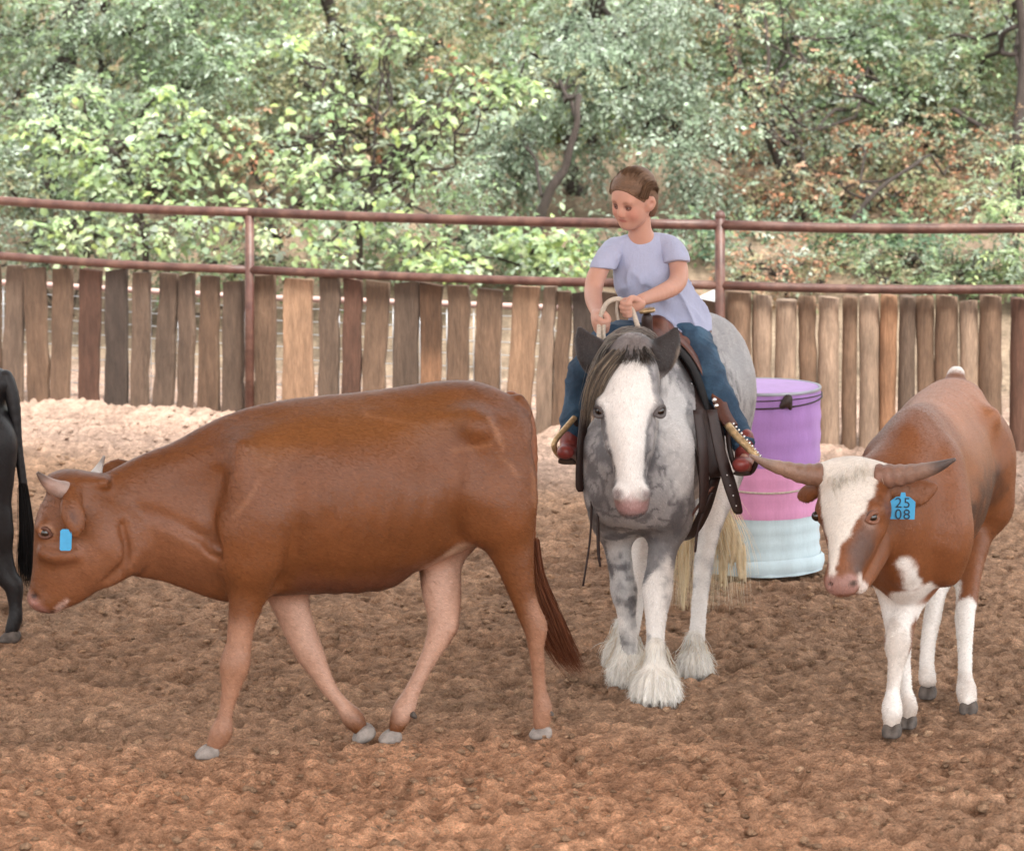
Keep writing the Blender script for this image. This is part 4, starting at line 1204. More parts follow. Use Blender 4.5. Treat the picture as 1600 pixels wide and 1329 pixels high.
# tail: dock in the body line, then a switch of long hair
tY = Yc(830)
B = Body(0.008)
B.chain([pp(798, 625, tY, 15, 14), pp(818, 650, tY, 15, 14), pp(829, 700, tY - .02, 11, 11), pp(830, 770, tY - .04, 9, 9), pp(829, 850, tY - .05, 8, 8), pp(832, 880, tY - .05, 7, 7)], side=SD, k=.02)
V, F = B.mesh()
tail = mesh_np('tail', V, F, M['coat'], cow, color=(0.20, 0.07, 0.027))
gd = []
for dx in (-8, -3, 3, 9, 13):
    gd.append([W(830 + dx * .6, 845, tY - .05), W(832 + dx, 900, tY - .06), W(846 + dx * 1.5, 950, tY - .06), W(862 + dx * 1.6, 990, tY - .06), W(884 + dx * 1.3, 1030, tY - .05), W(905 + dx * .8, 1055, tY - .04)])
strands('tail_switch', gd, 900, 0.0018, M['hair'], tail, 0.006, 0.012, 10, 0.006, col=[(.22, .07, .03), (.28, .10, .045), (.16, .05, .022)], seed=3)

# ---- white faced long horned steer ------------------------------------------
st = empty('steer', (XW(1440, 12.6, 0), 12.6, 0), 'brown and white long-horned steer with a white blaze and numbered blue ear tag', 'steer')
BK = unit((0.29, 1.0, 0)); RT = np.array([BK[1], -BK[0], 0.0])
F0 = np.array([XW(1417, 12.3, .9), 12.3, 0.0])
def sp(l, w, z, a, b): 
    q = F0 + BK * l + RT * w
    return (q[0], q[1], z, a, b)
B = Body(0.009)
B.chain([sp(0.0, 0, .86, .27, .15), sp(.15, 0, .885, .315, .19), sp(.35, .0, .885, .325, .205), sp(.6, .0, .865, .335, .228), sp(.85, 0, .885, .315, .222), sp(1.08, 0, .935, .270, .195), sp(1.22, 0, .98, .22, .17)], side=RT, k=.05)
B.chain([sp(.02, 0, 1.12, .10, .06), sp(.16, 0, 1.165, .085, .07), sp(.5, 0, 1.15, .06, .07), sp(.9, 0, 1.16, .06, .10), sp(1.2, 0, 1.15, .07, .11), sp(1.33, 0, 1.12, .07, .07)], side=RT, k=.08)
for w in (-.15, .17):
    B.ball(sp(1.0, w * .9, 1.07, 0, 0)[:3], .05, k=.12)
    B.chain([sp(1.15, w * .9, .90, .20, .12), sp(1.18, w, .72, .14, .10)], side=RT, k=.08)
    B.chain([sp(.08, w * .8, 1.0, .12, .07), sp(.0, w, .80, .13, .09), sp(.02, w * .9, .68, .11, .08)], side=RT, k=.08)
# tail head bump
B.chain([sp(1.34, -.02, 1.16, .05, .05), sp(1.40, -.02, 1.225, .035, .035), sp(1.45, -.02, 1.17, .03, .03), sp(1.47, -.02, 1.0, .025, .025), sp(1.47, -.02, .7, .02, .02)], side=RT, k=.05)
B.ball(sp(.98, .19, 1.10, 0, 0)[:3], .035, k=.05)
B.ball(sp(.30, .40, .98, 0, 0)[:3], .17, k=.10, cut=True)
B.ball(sp(.92, .38, 1.02, 0, 0)[:3], .13, k=.10, cut=True)
# brisket
B.chain([sp(-.06, 0, .70, .14, .10), sp(.05, 0, .60, .11, .11), sp(.35, 0, .60, .07, .10)], side=RT, k=.06)
# neck to head
PH = math.radians(24)
SL = np.array([math.cos(PH), -math.sin(PH), 0.0])      # the side of the face towards the right of the picture
FWD = unit((-math.sin(PH), -math.cos(PH), -0.15))
B.chain([sp(.12, .0, .98, .24, .15), (*W(1400, 760, 12.25), .185, .125), (*W(1366, 772, 12.17), .15, .115), (*W(1345, 785, 12.1), .12, .11)], side=RT, k=.06)
def sh(px, py, Y, a, b): return pp(px, py, Y, a, b)
B.chain([sh(1332, 752, 12.06, 34, 54), sh(1336, 785, 11.99, 42, 58), sh(1336, 815, 11.93, 44, 52), sh(1330, 850, 11.87, 38, 37), sh(1322, 883, 11.82, 30, 27), sh(1317, 905, 11.79, 24, 29), sh(1316, 914, 11.785, 18, 27)], side=SL, k=.03)
B.chain([sh(1372, 815, 12.08, 40, 26), sh(1366, 850, 12.03, 34, 26), sh(1347, 888, 11.93, 24, 26), sh(1333, 915, 11.86, 14, 22)], side=SL, k=.04)
B.chain([sh(1278, 738, 12.08, 14, 18), sh(1330, 730, 12.08, 15, 20), sh(1385, 738, 12.0, 14, 18)], side=SL, k=.04)    # poll between the horns
B.ball(W(1368, 796, 11.86), .036, k=.04)
B.ball(W(1290, 800, 12.0), .036, k=.04)

B.ball(W(1338, 911, 11.725), .011, k=.010, cut=True)
B.ball(W(1300, 911, 11.765), .011, k=.010, cut=True)
B.chain([sh(1300, 929, 11.76, 3, 3), sh(1322, 931, 11.71, 3, 3), sh(1345, 922, 11.73, 3, 3)], side=SL, k=.008, cut=True)
# ears
B.chain([sh(1388, 762, 12.02, 11, 12), sh(1410, 764, 12.04, 12, 22), sh(1440, 768, 12.05, 9, 22), sh(1462, 760, 12.07, 5, 8)], side=(0, .35, 1), k=.02)
B.chain([sh(1408, 768, 11.985, 5, 12), sh(1440, 770, 11.99, 5, 11)], side=(0, .35, 1), k=.01, cut=True)
B.chain([sh(1276, 766, 12.12, 10, 9), sh(1262, 772, 12.16, 9, 14), sh(1250, 775, 12.2, 5, 8)], side=(0, .35, 1), k=.02)
# legs
a1 = GY(1146); a2 = GY(1132); a3 = GY(1086); a4 = GY(1110)
leg(B, [(1450, 840, 40, 38), (1440, 895, 27, 28), (1424, 940, 23, 23), (1410, 978, 22, 22), (1403, 1003, 24, 25), (1401, 1030, 15, 16), (1398, 1055, 12.5, 13), (1395, 1085, 13, 13), (1394, 1108, 19, 19), (1393, 1132, 13, 14)], 12.42, a1, (1, 0, 0), .05)
leg(B, [(1382, 850, 36, 34), (1388, 905, 24, 24), (1396, 960, 18, 19), (1405, 998, 21, 21), (1412, 1040, 12, 12), (1417, 1082, 11.5, 11.5), (1419, 1102, 18, 17), (1418, 1122, 13, 14)], 12.42, a2, (1, 0, 0), .05)
leg(B, [(1470, 870, 30, 28), (1464, 925, 17, 16), (1456, 970, 16, 15), (1450, 1010, 14, 13), (1448, 1045, 13, 13), (1449, 1062, 15, 16)], 13.2, a3, (1, 0, 0), .05)
leg(B, [(1520, 820, 42, 34), (1516, 880, 25, 23), (1510, 940, 18, 19), (1507, 968, 18, 18), (1508, 1015, 12.5, 13), (1508, 1056, 12.5, 13), (1510, 1078, 18, 18), (1512, 1095, 14, 15)], 13.4, a4, (1, 0, 0), .05)
V, F = B.mesh(disp_c)
C = np.tile(np.array([0.195, 0.070, 0.026]), (len(V), 1)) * (1 + 0.14 * fbm(V, 3, 3, 12))[:, None]
white = (0.80, 0.77, 0.73)
paint(C, V, (0.36, 0.15, 0.07), [sp(.5, .1, 1.2, .12, .2), sp(1.1, .05, 1.2, .12, .2)], RT, .10, .05, 5)  # highlight along the top of the back painted into the coat
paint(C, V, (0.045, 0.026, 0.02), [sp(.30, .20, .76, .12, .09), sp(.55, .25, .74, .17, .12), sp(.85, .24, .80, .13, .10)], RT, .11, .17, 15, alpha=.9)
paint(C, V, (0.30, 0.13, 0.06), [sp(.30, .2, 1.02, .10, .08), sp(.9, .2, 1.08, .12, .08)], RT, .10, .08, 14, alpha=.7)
paint(C, V, (0.11, 0.042, 0.022), [sp(.08, -.10, 1.12, .13, .08), sp(.3, -.14, 1.1, .10, .06)], RT, .07, .04, 7, alpha=.7)
paint(C, V, white, [sp(.1, 0, .50, .10, .25), sp(.45, 0, .52, .085, .30), sp(.72, .05, .56, .09, .32), sp(.90, .08, .60, .07, .3)], RT, .015, .03, 12)
for pts, Yl in (([(1436, 905, 30), (1420, 950, 34), (1401, 1010, 40), (1394, 1140, 40)], a1), ([(1392, 905, 40), (1404, 1000, 30), (1418, 1130, 40)], a2), ([(1462, 925, 40), (1450, 1010, 36), (1449, 1080, 36)], (13.2, a3, 870, 1062)), ([(1507, 958, 20), (1507, 990, 28), (1508, 1040, 32), (1510, 1110, 40)], (13.4, a4, 820, 1095))):
    paint(C, V, white, [pp(a, b, (Yl if not isinstance(Yl, tuple) else Yl[0] + (Yl[1] - Yl[0]) * min(1, (b - Yl[2]) / (Yl[3] - Yl[2]))) + (0 if isinstance(Yl, tuple) else max(0, (1000 - b)) * .0008), r, r) for a, b, r in pts], (1, 0, 0), .012, .03, 14)
paint(C, V, white, [pp(1412, 878, 12.12, 20, 16), pp(1432, 920, 12.15, 16, 20)], (1, 0, 0), .012, .03, 14)
paint(C, V, (0.28, 0.11, 0.05), [pp(1466, 870, 12.35, 22, 60), pp(1456, 915, 12.32, 16, 40), pp(1450, 935, 12.3, 10, 30)], (1, 0, 0), .02, .02, 14)
paint(C, V, white, [sp(1.40, -.02, 1.25, .045, .05)], RT, .02, .01, 14)
paint(C, V, (.72, .6, .5), [sp(.5, .16, 1.14, .02, .02), sp(.56, .19, 1.12, .012, .02)], RT, .008, .012, 24)
# blaze: a wedge down the front of the face
fd = chain_dist(V, [(*(W(1328, 712, 12.0) + FWD * .02), .13, .145), (*(W(1322, 755, 11.95) + FWD * .04), .11, .118), (*(W(1317, 795, 11.90) + FWD * .05), .10, .078), (*(W(1309, 835, 11.84) + FWD * .03), .08, .040), (*(W(1304, 872, 11.79) + FWD * .02), .06, .017), (*(W(1302, 895, 11.77) + FWD * .02), .05, .012)], SL) + .02 * fbm(V, 22, 3, 5)
frontside = ((V - W(1345, 790, 12.07)) @ FWD > -0.01) | (V[:, 2] > W(1330, 745, 12.05)[2])
w = (1 - sstep(-.008, .008, fd)) * frontside * (V[:, 1] < 12.16)
C[:] = C * (1 - w[:, None]) + np.array([.72, .68, .62]) * w[:, None]
paint(C, V, (.09, .055, .045), [(*W(1352, 828, 11.84), .05, .035), (*W(1345, 860, 11.80), .055, .035), (*W(1338, 885, 11.77), .03, .03)], SL, .03, .03, 16, alpha=.85)
paint(C, V, (.10, .04, .025), [(*W(1283, 850, 11.92), .09, .03)], SL, .03, .02, 16, alpha=.6)
paint(C, V, (.34, .19, .16), [(*W(1300, 913, 11.77), .040, .03), (*W(1328, 912, 11.74), .040, .035)], SL, .010, .006, 30)
paint(C, V, (.66, .58, .53), [(*W(1345, 905, 11.76), .022, .03), (*W(1350, 922, 11.82), .035, .03)], SL, .012, .01, 20)
paint(C, V, (.07, .04, .03), [(*W(1339, 911, 11.73), .012, .012), (*W(1299, 911, 11.77), .010, .012)], SL, .006, .002, 30)
paint(C, V, (.40, .26, .20), [(*W(1361, 812, 11.82), .03, .03)], SL, .012, .01, 30, alpha=.7)
paint(C, V, (.05, .03, .025), [(*W(1362, 805, 11.82), .018, .02)], SL, .006, .002, 30, alpha=.9)
paint(C, V, (.16, .075, .05), [(*W(1425, 770, 11.98), .03, .09)], (0, .35, 1), .02, .02, 16, alpha=.7)
paint(C, V, (.30, .19, .12), [pp(1393, 1140, a1, 30, 60), pp(1418, 1128, a2, 30, 60)], (1, 0, 0), .09, .08, 18, alpha=.65)
paint(C, V, (.30, .19, .12), [pp(1449, 1080, a3, 24, 60), pp(1512, 1104, a4, 24, 60)], (1, 0, 0), .09, .08, 18, alpha=.6)
paint(C, V, (.42, .33, .26), [pp(1403, 1003, a1 + .05, 26, 30), pp(1398, 1060, a1 + .02, 16, 16)], (1, 0, 0), .05, .10, 26, alpha=.5)
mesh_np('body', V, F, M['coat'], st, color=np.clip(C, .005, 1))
eye(st, W(1362, 808, 11.828), .021)
eye(st, W(1276, 806, 11.985), .020)
lids(st, W(1362, 808, 11.828), (.65, -1, .05), (1, .6, .25), .021, (.20, .09, .055), M['coat'])
_nf = F[(chain_dist(V, [(*W(1362, 808, 11.83), .028, .028)], SL) > .008)[F[:, 0]]]
fur(st, V, _nf, C, lambda q: np.array([.25, .9, -.5]) * (q[:, 1:2] > 12.15) + np.array([.05, -.1, -1.]) * (q[:, 1:2] <= 12.15), 190000, .011, M['fur'], seed=4, jit=.3, lift=.22)
horn_mesh(st, [sh(1282, 742, 12.07, 19, 19), sh(1255, 740, 12.06, 16, 16), sh(1225, 732, 12.04, 12, 12), sh(1198, 724, 12.0, 8, 8), sh(1172, 711, 11.95, 2.5, 2)], (.20, .105, .07), (.30, .20, .145), (.20, .13, .10), .05)
horn_mesh(st, [sh(1372, 744, 12.0, 20, 20), sh(1400, 743, 11.97, 18, 18), sh(1430, 738, 11.93, 14, 14), sh(1462, 730, 11.88, 10, 10), sh(1493, 717, 11.85, 2.5, 2)], (.22, .11, .075), (.28, .19, .145), (.08, .06, .055), .05)
for P_, Yh, pxh, wd in ((1393, a1, 1393, .084), (1418, a2, 1418, .078), (1449, a3, 1449, .08), (1513, a4, 1513, .08)):
    hoof(st, (XW(pxh, Yh - .02, 0), Yh - .02, 0), (-.25, -1, 0), wd, .11)
# short curly tuft on the poll
gd = [[W(1285 + q, 728 + (q * 7) % 31, 11.97), W(1286 + q * .98, 738 + (q * 7) % 31, 11.93), W(1288 + q * .97, 750 + (q * 7) % 31, 11.91)] for q in (16, 26, 38, 50, 62, 74)]
strands('forelock', gd, 220, .0010, M['hair'], st, .016, .018, 5, .012, col=[(.80, .77, .70), (.70, .65, .56), (.86, .82, .76)], seed=8, lenvar=.6)
tcc = W(1410, 793, 11.93)
tgo = tag_mesh(st, tcc, (1, -.12, 0), (0.03, -.05, 1), .0475, .044, (-.05, -1, .1))
for txt, pz in (('25', .016), ('08', -.028)):
    cu = bpy.data.curves.new('tag_number', 'FONT')
    cu.body = txt; cu.size = .056; cu.align_x = 'CENTER'; cu.align_y = 'CENTER'; cu.extrude = .0006; cu.space_character = 1.12
    tmp = bpy.data.objects.new('tag_number_text', cu)
    me = bpy.data.meshes.new_from_object(tmp); bpy.data.objects.remove(tmp)
    me.materials.clear(); me.materials.append(M['ink'])
    o = bpy.data.objects.new('tag_number', me); COL.objects.link(o); o.parent = tgo
    p = tcc - root_loc(tgo) + np.array([0.0, -.0065, pz + .002])
    o.location = tuple(p)
    o.rotation_euler = (math.radians(92), 0, math.radians(-6))

# ---- black animal leaving the frame at the left --------------------------------
bc = empty('cow', (XW(-150, 13.3, 0), 13.3, 0), 'black cow at the left edge, only its hanging tail and hind leg showing', 'cow')
bY = GY(1000)
SB = np.array([0, 1.0, 0])
B = Body(0.012)
def bp(px, py, a, b, dy=0.0): return pp(px, py, bY + .15 + dy, a, b)
B.chain([bp(-62, 690, 92, 80), bp(-150, 705, 120, 95), bp(-260, 715, 128, 105), bp(-350, 715, 118, 90), bp(-420, 725, 100, 70)], side=SB, k=.05)
B.chain([bp(5, 600, 20, 22), bp(-40, 600, 30, 40), bp(-250, 612, 26, 30), bp(-400, 622, 28, 24)], side=SB, k=.06)
B.chain([bp(-430, 720, 85, 50), bp(-520, 700, 66, 38), bp(-590, 700, 50, 36)], side=SB, k=.05)
B.chain([bp(-590, 700, 44, 34), bp(-620, 770, 34, 28), bp(-640, 830, 24, 24)], side=SB, k=.04)
for dy in (-.12, .12):
    B.chain([bp(-40, 700, 66, 34, dy), bp(-36, 780, 54, 34, dy), bp(-22, 830, 40, 30, dy)], side=SB, k=.06)
    B.chain([bp(-380, 740, 60, 30, dy), bp(-385, 820, 42, 30, dy)], side=SB, k=.06)
leg(B, [(-24, 820, 42, 34), (-6, 860, 28, 24), (10, 900, 20, 18), (21, 915, 18, 17), (24, 945, 13, 13), (24, 965, 14, 14), (18, 985, 12, 13)], bY + .03, bY, SB, .04)
leg(B, [(-60, 820, 42, 34), (-52, 870, 25, 22), (-60, 910, 17, 15), (-70, 950, 13, 13), (-84, 975, 14, 14)], bY + .27, bY + .28, SB, .04)
leg(B, [(-385, 820, 38, 30), (-390, 880, 24, 22), (-392, 930, 16, 15), (-395, 980, 14, 14)], bY + .03, bY, SB, .04)
leg(B, [(-370, 820, 38, 30), (-350, 880, 24, 22), (-340, 930, 16, 15), (-335, 975, 14, 14)], bY + .27, bY + .28, SB, .04)
V, F = B.mesh(disp_c)
mesh_np('body', V, F, M['coat'], bc, color=np.array([.012, .011, .012]))
fur(bc, V, F, np.tile([.016, .014, .015], (len(V), 1)), lambda q: np.array([.6, .1, -.8]), 30000, .016, M['fur'], seed=6)
hoof(bc, (XW(14, bY, 0), bY, 0), (-1, 0, 0), .09, .12)
hoof(bc, (XW(-92, bY + .28, 0), bY + .28, 0), (-1, 0, 0), .09, .12)
tb = [bp(8, 590, 13, 12, -.02), bp(20, 625, 11, 10, -.03), bp(27, 690, 8, 8, -.04), bp(34, 740, 7, 7, -.05), bp(40, 790, 7, 7, -.05), bp(42, 820, 6, 6, -.05)]
B = Body(.008); B.chain(tb, side=SB, k=.02); V, F = B.mesh()
tl = mesh_np('tail', V, F, M['coat'], bc, color=np.array([.012, .011, .012]))
gd = [[W(36 + d * .4, 760, bY + .08), W(42 + d, 830, bY + .08), W(43 + d * 1.6, 880, bY + .08), W(44 + d * .8, 925, bY + .08)] for d in (-6, -2, 2, 6)]
strands('tail_switch', gd, 700, .0018, M['hair'], tl, .006, .010, 8, .004, col=[(.012, .011, .011), (.02, .018, .018)], seed=5)

# ---- grey draft horse -----------------------------------------------------------
hs_root = empty('horse', (XW(1020, 13.3, 0), 13.3, 0), 'dapple grey draft horse with a white blaze and feathered feet, ridden by the child', 'horse')
HB = unit((0.255, 0.967, 0)); HR = np.array([HB[1], -HB[0], 0.0])
H0 = np.array([XW(999, 13.0, 1.0), 13.0, 0.0])
def hq(l, w, z, a=.03, b=.03):
    q = H0 + HB * l + HR * w
    return (q[0], q[1], z, a, b)
B = Body(0.009)
B.chain([hq(-.02, 0, .98, .26, .165), hq(.15, 0, 1.0, .31, .20), hq(.4, 0, 1.02, .335, .225), hq(.75, 0, 1.0, .345, .245), hq(1.05, 0, 1.06, .325, .235), hq(1.3, 0, 1.10, .28, .205)], side=HR, k=.05)
B.chain([hq(.25, 0, 1.30, .09, .06), hq(.45, 0, 1.34, .09, .06), hq(.8, 0, 1.27, .07, .09), hq(1.15, 0, 1.34, .10, .16), hq(1.35, 0, 1.28, .10, .16)], side=HR, k=.08)
B.chain([hq(-.05, 0, .82, .15, .17), hq(.1, 0, .74, .12, .15)], side=HR, k=.07)
for w in (-.13, .13):
    B.chain([hq(-.03, w, 1.0, .13, .10), hq(-.02, w, .84, .13, .09), hq(.04, w, .72, .11, .08)], side=HR, k=.08)
    B.chain([hq(1.25, w * .95, 1.05, .24, .12), hq(1.22, w * .95, .85, .17, .10)], side=HR, k=.08)
# neck up to the poll
B.chain([hq(.22, 0, 1.12, .27, .15), hq(.05, 0, 1.22, .22, .125), (*W(994, 600, 12.86), .17, .10), (*W(990, 568, 12.76), .12, .088)], side=HR, k=.06)
FY = .0
HSD = unit((1.0, -.10, 0))
B.chain([pp(990, 556, 12.74, 36, 38), pp(985, 590, 12.67, 44, 45), pp(982, 628, 12.60, 46, 44), pp(981, 670, 12.55, 42, 36), pp(983, 710, 12.51, 36, 28), pp(985, 745, 12.49, 31, 25), pp(987, 772, 12.485, 30, 28), pp(988, 790, 12.49, 20, 25)], side=HSD, k=.02)
B.chain([pp(992, 640, 12.76, 48, 38), pp(990, 690, 12.72, 40, 33), pp(988, 750, 12.62, 22, 20), pp(988, 796, 12.55, 13, 17)], side=HSD, k=.04)
for sx in (-1, 1):
    c = 984 + sx * 43
    B.ball(W(c, 632, 12.55), .030, k=.04)
    B.ball(W(986 + sx * 20, 770, 12.42), .028, k=.03)
    B.ball(W(986 + sx * 24, 766, 12.392), .015, k=.014, cut=True)
    B.chain([(*W(983 + sx * 38, 662, 12.54), .012, .012), (*W(984 + sx * 33, 700, 12.50), .012, .012)], side=HSD, k=.03)
    # ears
for sx in (-1, 1):
    ex = lambda x: 981 + sx * (x - 981)
    es = unit((.72 * sx, .15, -.60))
    B.chain([pp(ex(1006), 580, 12.77, 16, 24), pp(ex(1024), 563, 12.77, 15, 29), pp(ex(1039), 547, 12.78, 12, 25), pp(ex(1051), 530, 12.79, 8, 15), pp(ex(1057), 512, 12.81, 3, 4)], side=es, k=.02)
    B.chain([pp(ex(1020), 570, 12.705, 11, 19), pp(ex(1033), 555, 12.70, 11, 21), pp(ex(1045), 538, 12.72, 9, 15), pp(ex(1055), 519, 12.75, 4, 6)], side=es, k=.012, cut=True)
B.chain([pp(974, 803, 12.47, 2.5, 3), pp(988, 806, 12.46, 2.5, 3), pp(1003, 803, 12.47, 2.5, 3)], side=HSD, k=.008, cut=True)
h1 = GY(1062); h2 = GY(1088); h3 = GY(1050); h4 = GY(1035)
leg(B, [(962, 800, 42, 38), (965, 850, 26, 24), (971, 893, 22, 21), (975, 922, 25, 24), (979, 958, 17, 16), (982, 1000, 16, 16), (981, 1025, 19, 18), (980, 1048, 20, 20)], 13.1, h1, (1, 0, 0), .05)
leg(B, [(1042, 790, 42, 38), (1038, 840, 27, 26), (1032, 885, 25, 24), (1027, 922, 27, 27), (1025, 962, 19, 19), (1024, 1005, 16, 17), (1024, 1040, 20, 20), (1024, 1068, 22, 22)], 13.05, h2, (1, 0, 0), .05)
leg(B, [(1120, 740, 56, 40), (1112, 790, 36, 28), (1104, 840, 24, 20), (1099, 885, 20, 17), (1094, 930, 15, 14), (1090, 980, 14, 14), (1086, 1010, 17, 17), (1085, 1032, 18, 19)], 14.1, h3, (1, 0, 0), .05)
leg(B, [(1020, 760, 56, 40), (1004, 810, 34, 28), (1000, 850, 23, 20), (998, 890, 19, 17), (996, 930, 14, 14), (990, 970, 14, 14), (982, 1000, 16, 16), (978, 1018, 17, 18)], 14.2, h4, (1, 0, 0), .05)
V, F = B.mesh(lambda P: .003 * fbm(P, 8, 2, 3) + .001 * fbm(P, 30, 2, 6))
C = np.tile(np.array([.15, .147, .155]), (len(V), 1))
dap = fbm(V, 15, 2, 71); dap2 = np.abs(fbm(V, 21, 2, 72))
C *= (1 + .35 * fbm(V, 4, 2, 4))[:, None]
lite = (sstep(.05, .18, dap2) * sstep(-.3, .2, dap))[:, None]
C[:] = C * (1 - .65 * lite) + np.array([.46, .45, .45]) * .65 * lite
# lighter side of the neck and head, mottled
cheek = lambda pts, col, soft=.05, amp=.05, al=.8, sc=20: paint(C, V, col, pts, HSD, soft, amp, sc, alpha=al)
cheek([(*W(1060, 640, 12.95), .15, .13), (*W(1058, 730, 12.9), .12, .12)], (.62, .61, .60), .06, .12, .85, 20)
cheek([(*W(925, 640, 12.95), .10, .08)], (.40, .39, .39), .06, .10, .6, 20)
cheek([pp(1020, 600, 12.7, 30, 26), pp(1020, 680, 12.62, 40, 30)], (.42, .40, .38), .04, .04, .7)
cheek([pp(945, 600, 12.7, 30, 22), pp(948, 680, 12.62, 40, 24)], (.34, .32, .31), .04, .04, .7)
cheek([hq(1.15, .1, 1.25, .25, .35)], (.42, .42, .43), .1, .12, .7, 24)
cheek([hq(.6, .2, .75, .22, .2), hq(.9, .2, .72, .2, .2)], (.62, .61, .60), .08, .08, .8, 14)
cheek([(*W(985, 545, 12.68), .07, .10)], (.16, .13, .12), .03, .02, .7)
for ear in ([pp(1034, 556, 12.74, 30, 27), pp(1060, 508, 12.77, 26, 22)], [pp(928, 556, 12.74, 30, 27), pp(902, 508, 12.77, 26, 22)]):
    paint(C, V, (.030, .025, .025), ear, HSD, .02, .02, 20, alpha=.97)
paint(C, V, (.30, .25, .20), [pp(1046, 572, 12.78, 6, 6), pp(1060, 545, 12.79, 5, 5)], HSD, .012, .01, 30, alpha=.8)
# blaze
bz = [(*W(984, 578, 12.56), .05, .100), (*W(980, 615, 12.50), .065, .145), (*W(980, 655, 12.45), .065, .140), (*W(984, 700, 12.42), .06, .112), (*W(986, 745, 12.40), .06, .080), (*W(987, 775, 12.39), .06, .075)]
fb = chain_dist(V, bz, HSD) + .012 * fbm(V, 24, 3, 6)
w = (1 - sstep(-.012, .012, fb))
C[:] = C * (1 - w[:, None]) + np.array([.78, .765, .74]) * (1 - .12 * np.clip(fbm(V, 18, 3, 66), 0, 1))[:, None] * w[:, None]
paint(C, V, (.42, .25, .24), [pp(987, 788, 12.44, 20, 34)], HSD, .03, .025, 22, alpha=.9)
paint(C, V, (.12, .075, .075), [pp(964, 772, 12.40, 9, 9)], HSD, .015, .01, 30, alpha=.8)
paint(C, V, (.12, .075, .075), [pp(1010, 772, 12.40, 9, 9)], HSD, .015, .01, 30, alpha=.8)
for sx in (-1, 1):
    paint(C, V, (.10, .09, .09), [(*W(984 + sx * 47, 642, 12.53), .030, .022), (*W(984 + sx * 46, 660, 12.52), .015, .012)], HSD, .015, .01, 30, alpha=.85)
wl = (.82, .79, .75)
paint(C, V, (.13, .127, .135), [pp(962, 800, 13.05, 50, 50), pp(968, 900, 13.1, 34, 34)], (1, 0, 0), .04, .04, 12, alpha=.7)
paint(C, V, (.55, .54, .53), [pp(972, 850, 13.05, 22, 22), pp(970, 905, 13.1, 22, 22), pp(978, 970, 13.1, 22, 22)], (1, 0, 0), .04, .16, 22, alpha=.8)
paint(C, V, (.50, .49, .48), [pp(1040, 830, 12.95, 22, 22), pp(1032, 880, 12.9, 22, 22)], (1, 0, 0), .04, .16, 22, alpha=.6)
paint(C, V, (.13, .127, .135), [pp(1042, 790, 13.0, 50, 50), pp(1032, 890, 12.9, 34, 34)], (1, 0, 0), .04, .04, 12, alpha=.7)
for pts, Yl in (([(992, 830, 22), (984, 880, 26), (980, 945, 34), (981, 1000, 24), (980, 1050, 40)], h1), ([(1044, 890, 18), (1030, 935, 30), (1025, 965, 30), (1024, 1010, 22), (1024, 1070, 40)], h2)):
    paint(C, V, wl, [pp(a, b, Yl + .05, r, r) for a, b, r in pts], (1, 0, 0), .03, .09, 16, alpha=.95)
for pts, Ya, Yl in (([(1118, 740, 40), (1108, 800, 40), (1098, 900, 40), (1086, 1040, 50)], 14.0, h3), ([(1010, 790, 50), (1000, 850, 40), (995, 930, 40), (980, 1020, 50)], 14.1, h4)):
    paint(C, V, wl, [pp(a, b, Ya + (Yl - Ya) * i / 3, r, r) for i, (a, b, r) in enumerate(pts)], (1, 0, 0), .04, .05, 14, alpha=.95)
mesh_np('body', V, F, M['horse'], hs_root, color=np.clip(C, .01, 1))
_k = np.ones(len(V), bool)
for sx in (-1, 1): _k &= chain_dist(V, [(*W(984 + sx * 45, 642, 12.548), .03, .03)], HSD) > .006
fur(hs_root, V, F[_k[F[:, 0]]], C, lambda q: np.array([.2, .8, -.7]) * (q[:, 1:2] > 12.7) + np.array([.0, -.1, -1.]) * (q[:, 1:2] <= 12.7), 190000, .012, M['fur'], seed=5, jit=.3)
for sx in (-1, 1):
    ec = W(984 + sx * 45, 642, 12.548)
    eye(hs_root, ec, .023)
    lids(hs_root, ec, (sx * .75, -.7, .0), (.7 * sx, .75, .25), .023, (.11, .10, .10), M['horse'])
for (pxh, Yh, wd) in ((978, h1, .13), (1025, h2, .14), (1084, h3, .13), (976, h4, .13)):
    o = hoof(hs_root, (XW(pxh, Yh - .01, 0), Yh - .01, 0), (-.25, -1, 0), wd, .16, .06, cloven=False)
def feather(cx, Yh, r0, r1, zt, n, seed, skew=0.0):
    base = np.array([XW(cx, Yh, 0), Yh, 0]); gd = []
    for a in np.arange(18) / 18 * 2 * math.pi:
        if zt > .17 and math.sin(a) < -.15: continue
        d = np.array([math.cos(a), math.sin(a), 0])
        rr = r1 * (1.0 + .25 * math.sin(a)) 
        gd.append([base + d * r0 * .75 + (0, 0, zt), base + d * (r0 * 1.05) + (0, 0, zt * .72), base + d * (r0 + (rr - r0) * .55) + (skew * .4, 0, zt * .36), base + d * rr + (skew, 0, .012)])
    strands('feather', gd, int(n * 1.1), .0014, M['hair'], hs_root, .010, .018, 8, .022, col=[(.90, .86, .78), (.93, .90, .85), (.80, .70, .56), (.93, .90, .85)], colvar=.08, seed=seed, lenvar=.35)
